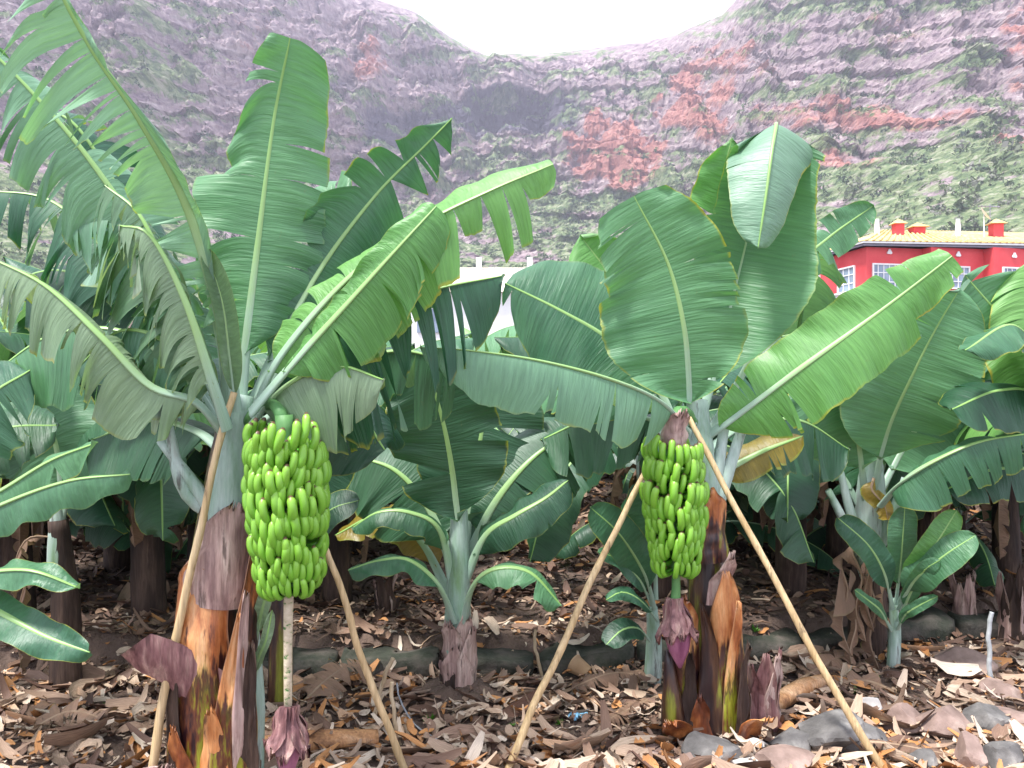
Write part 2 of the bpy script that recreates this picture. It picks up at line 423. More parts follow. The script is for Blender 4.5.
SKY=[(-2500,-420),(-900,-330),(-300,-200),(0,-130),(200,-75),(340,-18),(378,0),(415,12),(450,37),(470,48),(488,56),(500,53),(535,55),(580,50),(640,42),(675,35),(692,27),(722,15),(740,-4),(790,-50),(1024,-150),(1500,-260),(3200,-420)]
def build_mountain():
    def li(tab,x):
        for (a,va),(b,vb) in zip(tab,tab[1:]):
            if x<=b: return va+(vb-va)*(x-a)/(b-a)
        return tab[-1][1]
    RID=[(-2500,260),(-600,330),(0,480),(300,700),(480,900),(600,850),(740,640),(1024,480),(1600,330),(3200,260)]
    FOOT=[(-2500,150),(-600,180),(0,230),(300,330),(480,380),(640,330),(800,250),(1024,200),(1600,160),(3200,130)]
    xs=[]; x=-2300
    while x<3200: xs.append(x); x+=2.0 if -60<x<1084 else 26
    nr=330; vs=[]; red=[]; veg=[]; dk=[]; rc3=[]
    reds=[(612,160,42,34,1.2),(640,150,26,20,.9),(690,105,22,36,1.1),(668,118,16,14,1.0),(722,92,16,12,.9),(590,170,30,18,.9),(1018,40,26,60,.9),(905,125,60,12,.6),(840,120,110,22,.45),(920,30,120,20,.3),(705,120,30,45,.6),(260,60,40,60,.25),(370,70,20,20,.6),(740,60,60,30,.5),(1010,150,40,14,.5),(830,165,40,12,.5)]
    for x in xs:
        ta=(x-512)/F; Yr=li(RID,x); Yf=li(FOOT,x); yr=li(SKY,x)
        zr=CAMZ+(384-yr)/F*Yr; zf=.1*(Yf-25)-3
        gul=noise.noise(V((x*.011,3.3,0)))+.5*noise.noise(V((x*.03,9,0)))
        for i in range(nr):
            h=i/(nr-1)
            # talus, cliff, shoulder
            if h<.3: p=h/.3*.5
            elif h<.8: p=.5+(h-.3)/.5*.3
            else: p=.8+(h-.8)/.2*.2
            z=zf+(zr-zf)*h; Y=Yf+(Yr-Yf)*p
            X=ta*Y
            cl=min(1,max(0,(h-.12)/.25))*(1-max(0,(h-.9)/.1)*.8)
            hz=z/Y*780-(.10*(x-740) if x>740 else 0)*.6; q=V((X*.013,Y*.004,hz*.014))
            n1=noise.fractal(q,.9,2.1,5); n2=noise.fractal(V((X*.05,Y*.03,z*.06)),.6,2.1,6)
            wob=noise.noise(V((X*.006,1,1)))*.9+.12*n1+.1*n2
            st=(hz/19+wob)%1.0; st2=(hz/7+wob*2+.3*n2)%1.0
            ledge=(st-.5)*7*max(0,.55+noise.noise(V((X*.008,hz*.03,4))))+(st2-.5)*1.6
            dY=-(n1*24*(.35+cl*.65)+n2*5)*(Yr/600)+ (ledge*1.1+gul*16-20*abs(noise.noise(V((X*.022,hz*.004,6)))))*cl*(Yr/600)
            vr=noise.fractal(V((X*.09,2,hz*.02)),.7,2,5)*10*(.3+cl)
            dY+=vr*.7
            sx=x; sy=384-(z-CAMZ)/Y*F
            # recess of the dark band below the head of the valley
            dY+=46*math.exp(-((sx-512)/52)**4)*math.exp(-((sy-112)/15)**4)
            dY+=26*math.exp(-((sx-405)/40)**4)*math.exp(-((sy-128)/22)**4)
            rc3.extend((X,Y,hz)); vs.append((X,Y+dY*(1-.9*max(0,(h-.82)/.18)),z+n2*3.5*cl*(Yr/600)*(1-h**6)))
            rr=0
            for (cx,cy,rx,ry,am) in reds:
                d=((sx-cx)/rx)**2+((sy-cy)/ry)**2
                if d<3: rr=max(rr,am*(1.15-d+1.2*n2+1.0*n1))
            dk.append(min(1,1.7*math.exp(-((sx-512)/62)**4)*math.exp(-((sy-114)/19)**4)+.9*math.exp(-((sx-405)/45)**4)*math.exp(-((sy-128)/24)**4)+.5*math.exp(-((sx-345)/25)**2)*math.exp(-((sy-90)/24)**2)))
            red.append(min(1,max(0,rr)))
            vegp=.30+.10*(sx>700)+.34*max(0,min(1,(sy-120)/90))+.08*(sy>60)*(sx<300)-.10*(sx<640)*(sy<150)-.5*min(1,max(0,rr))
            vgn=vegp+ (st-.45)*.45+n2*.55+.35*n1
            if sx>940 and sy>150: vgn+=.3
            veg.append(min(1,max(0,vgn)))
    fs=[(a*nr+i,(a+1)*nr+i,(a+1)*nr+i+1,a*nr+i+1) for a in range(len(xs)-1) for i in range(nr-1)]
    mb=MB(); mb.add(vs,fs)
    m=NT('cliff')
    rat=m.new('ShaderNodeAttribute',attribute_name='rockcoord').outputs['Vector']
    def CO(sc=(1,1,1)):
        mp=m.new('ShaderNodeMapping'); mp.inputs['Scale'].default_value=sc; m.link(rat,mp.inputs[0]); return mp.outputs[0]

    c=CO(); big=m.noise(c,.03,6,.6); mid=m.noise(m.coord('Object',(1,1,1.4)),.11,8,.74); fine=m.noise(c,.6,5,.7)
    verts=m.noise(m.coord('Object',(1,1,.2)),.22,5,.7)
    rk=m.ramp(mid,[(.36,(.09,.065,.08)),(.45,(.33,.24,.27)),(.52,(.40,.31,.31)),(.66,(.62,.53,.51))])
    rk=m.mix(m.ramp(big,[(.4,(0,0,0)),(.62,(.6,.6,.6))]),rk,m.ramp(verts,[(.34,(.12,.09,.11)),(.5,(.30,.23,.24)),(.66,(.50,.41,.39))]))
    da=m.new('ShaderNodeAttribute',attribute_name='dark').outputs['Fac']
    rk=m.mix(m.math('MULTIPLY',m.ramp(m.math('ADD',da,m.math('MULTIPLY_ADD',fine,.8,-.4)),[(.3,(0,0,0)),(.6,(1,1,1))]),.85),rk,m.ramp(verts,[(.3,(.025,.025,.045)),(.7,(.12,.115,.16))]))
    ra=m.new('ShaderNodeAttribute',attribute_name='red').outputs['Fac']; va=m.new('ShaderNodeAttribute',attribute_name='veg').outputs['Fac']
    rc=m.ramp(verts,[(.3,(.26,.07,.05)),(.5,(.50,.17,.11)),(.7,(.60,.30,.22))])
    gr=m.noise(m.coord('Object',(1,1,1.5)),.10,8,.80)
    strat_shade=m.noise(CO((.10,.10,1.6)),.22,4,.65)  # rock layers whose dark bands also paint in ledge shadow lines
    rk=m.mix(.5,rk,m.mix(1.0,rk,m.ramp(strat_shade,[(.38,(.42,.40,.45)),(.5,(1,1,1)),(.62,(1.15,1.12,1.12))]),'MULTIPLY'))
    cc=m.mix(m.math('MULTIPLY',m.ramp(m.math('ADD',ra,m.math('MULTIPLY_ADD',gr,1.6,-.8)),[(.3,(0,0,0)),(.65,(1,1,1))]),.68),rk,rc)
    vc=m.ramp(m.noise(c,.22,5,.7),[(.36,(.035,.08,.03)),(.45,(.11,.19,.065)),(.54,(.22,.29,.12)),(.66,(.46,.45,.34))])
    cc=m.mix(m.ramp(m.math('ADD',va,m.math('MULTIPLY_ADD',gr,2.0,-1.0)),[(.40,(0,0,0)),(.56,(.9,.9,.9))]),cc,vc)
    m.bump(m.math('ADD',m.math('MULTIPLY',gr,1.0),mid),.7,4.0)
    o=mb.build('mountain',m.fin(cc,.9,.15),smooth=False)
    me=o.data
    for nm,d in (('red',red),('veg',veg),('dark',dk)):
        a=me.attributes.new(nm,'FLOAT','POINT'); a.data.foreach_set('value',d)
    a=me.attributes.new('rockcoord','FLOAT_VECTOR','POINT'); a.data.foreach_set('vector',rc3)
    o['kind']='structure'
    # scrub on the lower slopes
    rn=random.Random(9); sb=MB()
    nx=len(xs)
    for k in range(5200):
        a=rn.randrange(nx-1); x=xs[a]
        if not(-80<x<1100): continue
        i=int(rn.random()**1.5*nr*.75)
        p=V(vs[a*nr+i]); 
        if veg[a*nr+i]<.35: continue
        sz=rn.uniform(.8,2.6)*(.7+p.y/700)*(1.7 if (x>940 and rn.random()<.4) else 1)
        tn=rn.gauss(.45,.22)+(.2 if x>930 else 0)
        for q in range(26):
            dd=V((rn.gauss(0,1),rn.gauss(0,1),abs(rn.gauss(0,.8)))).normalized()*sz*rn.uniform(.5,1)
            c0=p+dd; e=sz*.26
            A=V((rn.uniform(-1,1),rn.uniform(-1,1),rn.uniform(-1,1)))*e;B=V((rn.uniform(-1,1),rn.uniform(-1,1),rn.uniform(-1,1)))*e
            sb.add([c0-A,c0-B,c0+A,c0+B],[(0,1,2,3)],None,min(1,max(0,tn+rn.uniform(-.12,.12))))
    m=NT('scrub'); at=m.new('ShaderNodeAttribute',attribute_name='tint')
    cc=m.ramp(at.outputs['Fac'],[(0,(.028,.05,.03)),(.4,(.06,.10,.05)),(.65,(.13,.19,.07)),(.85,(.20,.20,.16)),(1,(.26,.25,.22))])
    o=sb.build('hillside_scrub',m.fin(cc,.8,.2),smooth=False)
    tag(o,'low green and grey scrub growing over the rocky slopes','scrub',kind='stuff')
build_mountain()

# ------------------------------------------------------------ kerb ledge, canes, stones
kr=random.Random(3)
KL=['mossy grey stone block in the terrace ledge left of the small central plant','dark stone block in the terrace ledge behind the small central plant',
    'mossy block of the terrace ledge just right of the small central plant','low dark block of the terrace ledge behind the slanting cane','ledge block near the short sucker beside the right fruiting plant',
    'terrace ledge block hidden in litter behind the right fruiting plant','terrace ledge block right of the right fruiting plant','dark ledge block left of the far right clump','ledge block among litter at the foot of the far right clump']
xk=-1.35
for k in range(9):
    L=kr.uniform(.42,.62); x0=xk; x1=xk+L-.03; xk+=L
    y0=4.45+.28*max(0,x0)-.03; y1=4.45+.28*max(0,x1)-.03
    mb=MB(); vs=[];fs=[]
    nx,ny=12,7; ring=[(-.11,-.08),(-.13,0),(-.122,.07),(-.115,.125),(-.05,.135),(.10,.13),(.12,-.08)]
    for i in range(nx+1):
        t=i/nx; x=x0+(x1-x0)*t; y=y0+(y1-y0)*t; e=min(1,min(t,1-t)*8+.6)
        zb=gz(x,y-.3)
        for (a,bz) in ring:
            nn=noise.noise(V((x*6,a*9+k,bz*9)))*.04
            vs.append((x,y+a*e+nn,zb-.02+bz*(.9+.1*e)*(.85+.25*noise.noise(V((k*3.1,0,0))))+nn))
    r_=len(ring)
    for i in range(nx):
        for j in range(r_):
            a=i*r_+j;b=i*r_+(j+1)%r_; fs.append((a,b,b+r_,a+r_))
    fs.append(tuple(range(r_))[::-1]); fs.append(tuple(nx*r_+j for j in range(r_)))
    mb.add(vs,fs); o=mb.build('ledge_stone',M['kerb'],org=V((x0,y0,0)))
    tag(o,KL[k],'stone','stones of the low terrace ledge')

def cane(a,b,r0,r1,label,seed,mat='cane',name='support_cane',cat='cane',group='slanting canes propping the plants'):
    rn=random.Random(seed); mb=MB(); A,B=V(a),V(b); pts=[];rad=[]
    n=9; d=(B-A)
    off=V((d.z,0,-d.x)).normalized()
    for i in range(n+1):
        t=i/n; pts.append(A+d*t+off*rn.uniform(-.006,.006)+off*.015*math.sin(t*3)); 
    for i in range(37):
        t=i/36; rad.append((r0+(r1-r0)*t)*(1.10 if i%9==4 else 1))
    tube(mb,pts,rad,10,72)
    o=mb.build(name,M[mat],org=B.copy()); tag(o,label,cat,group); return o
g1=gp(146,790); cane(P(233,392,3.02),P(146,790,3.02)-V((0,0,.03)),.0125,.017,'long pale cane leaning left of the left fruiting stem',1)
b=gp(412,778); cane(P(318,520,3.12),b-V((0,0,.03)),.012,.0155,'pale cane slanting down right from behind the left banana bunch',2)
b=gp(503,772); cane(P(650,462,3.62),b-V((0,0,.03)),.012,.0155,'cane slanting down left from the right banana bunch',3)
b=gp(889,772); cane(P(688,418,3.62),b-V((0,0,.03)),.012,.0165,'cane slanting down right from the crown of the right fruiting plant',4)
def stick(pa,dt,pb,r,label,mat,seed,cat='stake',name='wooden_stake'):
    b=gp(*pb); a=P(pa[0],pa[1],b.y+dt); return cane(a,b-V((0,0,.02)),r*.9,r,label,seed,mat,name,cat,None)
stick((393,658),-.02,(374,722),.010,'short tan stake in the litter behind the left slanting cane','stick',11)
stick((392,682),0,(402,745),.009,'pale short stake right beside the left slanting cane','stick',12)
stick((535,630),0,(545,682),.009,'thin short stake standing by the terrace ledge in the middle','stick',13)
stick((991,612),0,(993,688),.012,'upright grey metal pipe in the litter at far right','metal',14,'pipe','metal_pipe')
mb=MB(); q=[P(397,683,3.75),P(400,700,3.75),P(415,725,3.72)]+[gp(440,750)+V((0,0,.03)),gp(462,775)+V((0,0,.01))]
tube(mb,q,[.004,.004],6); tag(mb.build('irrigation_hose',M['wire'],org=q[-1]),'thin grey hose trailing from the pale stake','hose')

def rock(px,py,wpx,hpx,mat,label,seed,grp='stones at the plot edge'):
    c=gp(px,py+hpx*.35); d=c.y; w=wpx/F*d/2; h=hpx/F*d/2
    rn=random.Random(seed); import bmesh
    bm=bmesh.new(); bmesh.ops.create_icosphere(bm,subdivisions=4,radius=1)
    pl=[(V((rn.gauss(0,1),rn.gauss(0,1),rn.gauss(0,1))).normalized(),rn.uniform(.50,.80)) for _ in range(12)]
    for v in bm.verts:
        p=v.co.copy()
        for nn,dd in pl:
            e=p.dot(nn)-dd
            if e>0: p-=nn*e
        p*=1+.035*noise.fractal(p*4+V((seed,0,0)),.8,2,4)
        v.co=V((p.x*w*1.4,p.y*w*1.2,p.z*h*1.45))
    me=bpy.data.meshes.new('rock'); bm.to_mesh(me); bm.free(); me.polygons.foreach_set('use_smooth',[True]*len(me.polygons)); me.materials.append(M[mat])
    try: me.set_sharp_from_angle(angle=math.radians(18))
    except Exception: pass
    o=bpy.data.objects.new('rock',me); col.objects.link(o); o.location=c+V((0,0,h*.55)); o.rotation_euler=(rn.uniform(-.1,.1),rn.uniform(-.1,.1),rn.uniform(-.3,.3))
    tag(o,label,'rock',grp)
ROCKS=[(718,752,52,34,'rock','squarish grey rock at the foot of the right fruiting plant'),
(829,733,56,42,'rock','largest grey rock, just left of the slanting cane foot'),
(860,738,40,40,'rock','dark grey rock touching the slanting cane foot'),
(791,745,40,28,'rock','low grey rock left of the largest rock'),
(786,765,60,22,'rock_brown','flat rock cut by the bottom edge below the grey rocks'),
(752,745,26,16,'rock_white','small white stone right of the squarish grey rock'),
(745,766,34,16,'rock_white','white stone at the bottom edge near the squarish rock'),
(688,762,34,18,'rock_brown','small brown stone left of the squarish grey rock'),
(905,721,36,26,'rock_brown','dark brown stone right of the slanting cane'),
(941,722,52,30,'rock_brown','broad reddish brown rock in the right foreground'),
(982,718,36,34,'rock','tan grey rounded rock right of the reddish rock'),
(1012,720,34,24,'rock_brown','brown rock at the right picture edge'),
(970,756,34,36,'rock_brown','upright pinkish rock at the bottom right'),
(1006,760,40,26,'rock','grey rock in the bottom right corner'),
(962,665,50,24,'rock_brown','dark earthy rock half buried near the metal pipe'),
(885,752,30,16,'rock_brown','small brown rock beyond the cane foot'),
(650,752,26,12,'rock_brown','little brown stone in the litter left of the purple bud'),
(925,762,30,16,'rock','small grey stone at the bottom right of the cane'),
(1003,690,34,18,'rock_brown','brown stone right of the metal pipe'),
(870,706,24,16,'rock_white','small pale stone behind the slanting cane foot')]
for i,(a,b,c,d,m,l) in enumerate(ROCKS): rock(a,b,c,d,m,l,i+20)

# blue scrap, pots
def crumple(px,py,w,mat,name,label,cat,seed,hh=.25,aspect=.6):
    c=gp(px,py); w=w/F*c.y; mb=MB(); n=10
    vs=[(c.x+(i/n-.5)*w, c.y+(j/n-.5)*w*aspect, c.z+.015+w*hh*(.5+noise.noise(V((i*.45+seed,j*.45,seed))))+w*.1*noise.noise(V((i*1.3,j*1.3,seed)))) for i in range(n+1) for j in range(n+1) ]
    fs=[(i*(n+1)+j,(i+1)*(n+1)+j,(i+1)*(n+1)+j+1,i*(n+1)+j+1) for i in range(n) for j in range(n) if (i+j*3+seed)%11]
    mb.add(vs,fs); return tag(mb.build(name,M[mat],org=c),label,cat)
crumple(578,722,20,'blue','plastic_scrap','scrap of pale blue plastic lying on the litter','plastic scrap',4)
def cup(px,py,sz,yaw,label):
    c=gp(px,py); s=sz/F*c.y; mb=MB(); R=Matrix.Rotation(yaw,3,'Z')@Matrix.Rotation(1.2,3,'Y'); seg=20
    vs=[];prof_=[(0.001,0),(.36,0),(.5,1),(.53,1.0),(.53,.93),(.47,.93),(.34,.05),(.001,.05)]
    for (r,z) in prof_:
        for j in range(seg):
            a=j/seg*6.283; vs.append(c+V((0,0,.48*s))+R@V((r*s*math.cos(a),r*s*math.sin(a),(z-.5)*s)))
    fs=[(i*seg+j,i*seg+(j+1)%seg,(i+1)*seg+(j+1)%seg,(i+1)*seg+j) for i in range(len(prof_)-1) for j in range(seg)]
    mb.add(vs,fs); tag(mb.build('plant_pot',M['pot'],org=c),label,'pot')
cup(581,678,19,2.5,'tipped beige pot lying on the litter by the terrace ledge')

# ------------------------------------------------------------ plant parts
def stem(parent,pts,rad,mat,name='pseudostem',seed=0,jag=.03,seg=20):
    mb=MB(); tube(mb,pts,rad,seg,None,cap=True,jag=jag,rnd=random.Random(seed)); return mb.build(name,M[mat],parent)
def sheath(parent,pts,rad,yaw,arc,mat,seed,flare=.0,name='leaf_sheath',n=18,tip=.35,curl=.6):
    """a shell wrapped round part of the stem, its top narrowing to a ragged point"""
    rn=random.Random(seed); at,tot=spline(pts,0); mb=MB(); seg=12; vs=[];uv=[]
    for lay in (0,1):
        for i in range(n+1):
            s=i/n; p,_=at(s); T=(at(min(1,s+.03))[0]-at(max(0,s-.03))[0]).normalized()
            x=V((math.cos(yaw),math.sin(yaw),0)); x=(x-T*x.dot(T)).normalized(); y=T.cross(x)
            k=s*(len(rad)-1); a=int(min(k,len(rad)-2)); r=rad[a]+(rad[a+1]-rad[a])*(k-a)
            wd=arc*(1 if s<1-tip else (1-(s-1+tip)/tip*.8))
            fl=flare*max(0,s-.45)**1.6*2
            for j in range(seg+1):
                v=j/seg-.5; an=v*wd
                rr=r+fl+abs(v)**2*2*curl*.03*(1+math.sin(s*9+seed)) - lay*.006 + .006*noise.noise(V((s*8,v*5,seed)))
                top=0
                if i==n: top=rn.uniform(-.03,.02)
                vs.append(p+x*math.cos(an)*rr+y*math.sin(an)*rr+T*top); uv.append((s,v))
    c=seg+1; fs=[]
    for i in range(n):
        for j in range(seg):
            a=i*c+j; fs.append((a,a+1,a+c+1,a+c)); q=a+(n+1)*c; fs.append((q,q+c,q+c+1,q+1))
    o_=(n+1)*c
    for i in range(n):
        for j in (0,seg): a=i*c+j; fs.append((a,a+c,a+c+o_,a+o_))
    for j in range(seg): a=n*c+j; fs.append((a,a+1,a+1+o_,a+o_))
    mb.add(vs,fs,uv); return mb.build(name,M[mat],parent)

# banana fingers: three shared meshes
def finger_geo(R,seed,L=1.0):
    rn=random.Random(seed)
    pts=[V((.025,0,-.012)),V((R*.55,0,-.02)),V((R*.90,0,-.012)),V((R*1.05,0,.010*L)),V((R*1.06,0,.042*L)),V((R*.95,0,.074*L))]
    at,tot=spline(pts,0); n=20; seg=9; vs=[];uv=[];fs=[]
    for i in range(n+1):
        s=i/n; p,_=at(s); T=(at(min(1,s+.02))[0]-at(max(0,s-.02))[0]).normalized(); Y=V((0,1,0)); X=Y.cross(T)
        # neck, body, blunt tip
        if s<.28: r=.008
        elif s<.42: r=.008+.007*((s-.28)/.14)
        elif s<.90: r=.0150
        elif s<.975: r=.0150-.0092*((s-.90)/.075)**2
        else: r=.0060 if s<.99 else .0052
        for j in range(seg):
            a=2*math.pi*j/seg; rr=r*(1+.05*math.cos(5*a))
            vs.append(p+X*math.cos(a)*rr+Y*math.sin(a)*rr); uv.append((s,j/seg))
    for i in range(n):
        for j in range(seg): a=i*seg+j;b=i*seg+(j+1)%seg; fs.append((a,b,b+seg,a+seg))
    fs.append(tuple(range(seg))[::-1]); fs.append(tuple(n*seg+j for j in range(seg)))
    return vs,fs,uv
def bunch(parent, top, bot, R, hands, seed, indiv=100, nper=19, fs_=1.0, t0=.18):
    """fruit bunch: hanging stalk with two-row hands of upcurved fingers"""
    rn=random.Random(seed); org=root_loc(parent)
    mb=MB(); A,B=V(top),V(bot)
    tube(mb,[A,A.lerp(B,.5)+V((.006,0,0)),B],[.032,.03,.026,.02],12); st=mb.build('banana_bunch',M['stalk'],parent)
    geos=[finger_geo(R,i,L) for i,L in enumerate((.95,1.05,1.18))]
    items=[]
    for h in range(hands):
        t=t0+(.95-t0)*h/(hands-1); c=A.lerp(B,t)
        e=(.90+.10*math.sin(min(1,t*1.6)*math.pi*.5)) if t<.5 else (1.02-.24*((t-.5)/.5)**1.6)
        hx=rn.uniform(-.15,.15); tiltx=rn.uniform(-.12,.12); tilty=rn.uniform(-.08,.06); ph=rn.uniform(0,6.28)
        for row in (0,1):
            k=nper-row
            for i in range(k):
                a=6.283*(i+.5*row)/k+ph+rn.gauss(0,.04)+.08*math.sin(3*i*6.283/k+h)
                if rn.random()<.05: continue
                s=e*(1.0 if row==0 else .90)*rn.uniform(.95,1.05)
                z=(.024 if row==0 else -.014)+rn.gauss(0,.004)+ s*R*(math.cos(a)*tiltx+math.sin(a)*tilty)
                M4=Matrix.Translation(c+V((0,0,z)))@Matrix.Rotation(a,4,'Z')@Matrix.Rotation(rn.gauss(0,.09)+(.10 if row else -.02),4,'Y')@Matrix.Rotation(rn.gauss(0,.08)+hx,4,'X')@Matrix.Diagonal((s,s*fs_,s*fs_*rn.uniform(.92,1.08),1))
                items.append((M4,rn.randrange(3)))
    items.sort(key=lambda it:(it[0]@V((R,0,.04))).y)
    meshes=[]
    for g_ in geos:
        m_=MB(); m_.add(*g_); o=m_.build('banana',M['banana'],None,org=V((0,0,0))); meshes.append(o)
    used=set()
    for M4,k in items[:indiv]:
        if k not in used: o=meshes[k]; used.add(k)
        else: o=meshes[k].copy(); col.objects.link(o)
        o.parent=st; o.matrix_local=Matrix.Translation(-org)@M4
    m_=MB()
    for M4,k in items[indiv:]:
        v,f,u=geos[k]; m_.add([M4@p for p in v],f,u)
    if m_.v:
        o=m_.build('banana',M['banana'],st,org=org); o['kind']='stuff'
    for k in range(3):
        if k not in used: bpy.data.objects.remove(meshes[k])
    return st
def bud(parent,pts,rad,seed,mat='bud',dried=True):
    mb=MB(); tube(mb,pts,rad,16,14,cap=True); o=mb.build('flower_bud',M[mat],parent)
    if dried:
        rn=random.Random(seed)
        for k in range(7):
            yaw=k*.95+rn.random()*.4; a,b=V(pts[0]),V(pts[-1])
            d=(b-a); q=[a+V((0,0,.01)),a+d*.25,a+d*rn.uniform(.45,.62)]
            sheath(o,q,[rad[1]*.5,rad[1]*1.05,rad[1]*1.35],yaw,1.3,'sheath_purple',seed+k,.02,'bract',8)
    return o

# ================================================================ PLANT A (left, fruiting)
A0=gp(214,786) if False else on(*(lambda p:(p.x,p.y))(P(208,790,3.15)))
A=empty('banana_plant',A0,'tall fruiting banana plant at left with orange brown stem and tattered leaves','banana plant','banana plants')
sA=[A0-V((0,0,.05)),P(205,700,3.15),P(214,600,3.16),P(222,500,3.18),P(236,400,3.2)]
stem(A,sA,[.115,.11,.105,.095,.07,.05],'stem_wet',seed=1)
stem(A,[P(226,545,3.14),P(232,450,3.16),P(242,395,3.18)],[.075,.07,.045],'stem_pale',name='leaf_base_cluster',seed=2)
sheath(A,[P(203,800,3.13),P(204,690,3.13),P(206,610,3.13),P(211,558,3.14)],[.122,.115,.112,.085],-1.75,2.7,'sheath_grad',11,.0,tip=.12,n=34)
sheath(A,[P(214,600,3.15),P(224,550,3.15),P(236,500,3.16)],[.115,.11,.08],-1.2,2.4,'sheath_pale',12,.03)
sheath(A,[P(228,790,3.1),P(229,700,3.1),P(238,610,3.1)],[.10,.095,.06],-1.2,1.3,'sheath_grad',13,.02,tip=.6,n=30)
sheath(A,[P(222,770,3.12),P(231,640,3.13),P(244,510,3.15)],[.11,.09,.07],-.5,1.6,'sheath_grad',14,.0,tip=.5,n=30)
sheath(A,[P(170,800,3.12),P(172,760,3.1),P(178,735,3.06)],[.10,.10,.10],-1.3,1.6,'sheath_pale',15,.06,tip=.3)
# torn purplish sheath flap at left
mb=MB(); fl=[P(124,652,2.98),P(150,640,2.98),P(215,690,3.06),P(212,712,3.06),P(160,690,3.0)]
vs=[];n=12
for i in range(n+1):
    t=i/n; a_=P(150+75*t,634+38*t-5*math.sin(t*3.1),2.96+.10*t); b_=P(121+84*t,655+62*t+3*math.sin(t*9),2.96+.10*t)
    for j in range(7):
        v=j/6; p=a_.lerp(b_,v); p.y-=.02*math.sin(v*3.14)+.008*noise.noise(V((t*6,v*6,1))); vs.append(p)
vs2=[p+V((0,.006,0)) for p in vs]; fs=[(i*7+j,(i+1)*7+j,(i+1)*7+j+1,i*7+j+1) for i in range(n) for j in range(6)]
fs+=[tuple(x+len(vs) for x in f[::-1]) for f in fs]; mb.add(vs+vs2,fs,[(i//7/n,i%7/6) for i in range(len(vs))]*2); mb.build('torn_sheath',M['sheath_purple'],A)
for i,(x0,y0,x1,y1,rr,aw,mt) in enumerate([(180,800,186,640,.045,-2.2,'stem_brown'),(238,800,236,590,.05,-.7,'sheath_pale'),(222,800,214,700,.07,-1.4,'sheath'),(246,800,250,640,.035,-1.2,'stem_brown'),(196,800,186,720,.06,-1.9,'sheath')]):
    sheath(A,[P(x0,y0,3.07),P((x0+x1)/2,(y0+y1)/2,3.06),P(x1,y1,3.05)],[rr,rr*.9,rr*.7],aw,1.7,mt,600+i,.03,tip=.55,n=24)
# side suckers' sheathed stems right of the trunk
stem(A,[on(P(238,775,3.2).x,3.25),P(242,680,3.25),P(240,600,3.25),P(236,520,3.22)],[.05,.05,.045,.035],'stem_pale',name='side_shoot',seed=5)
stem(A,[on(P(240,775,3.1).x,3.12),P(243,720,3.1),P(246,660,3.1)],[.045,.04,.02],'stem_wet',name='side_shoot',seed=6)
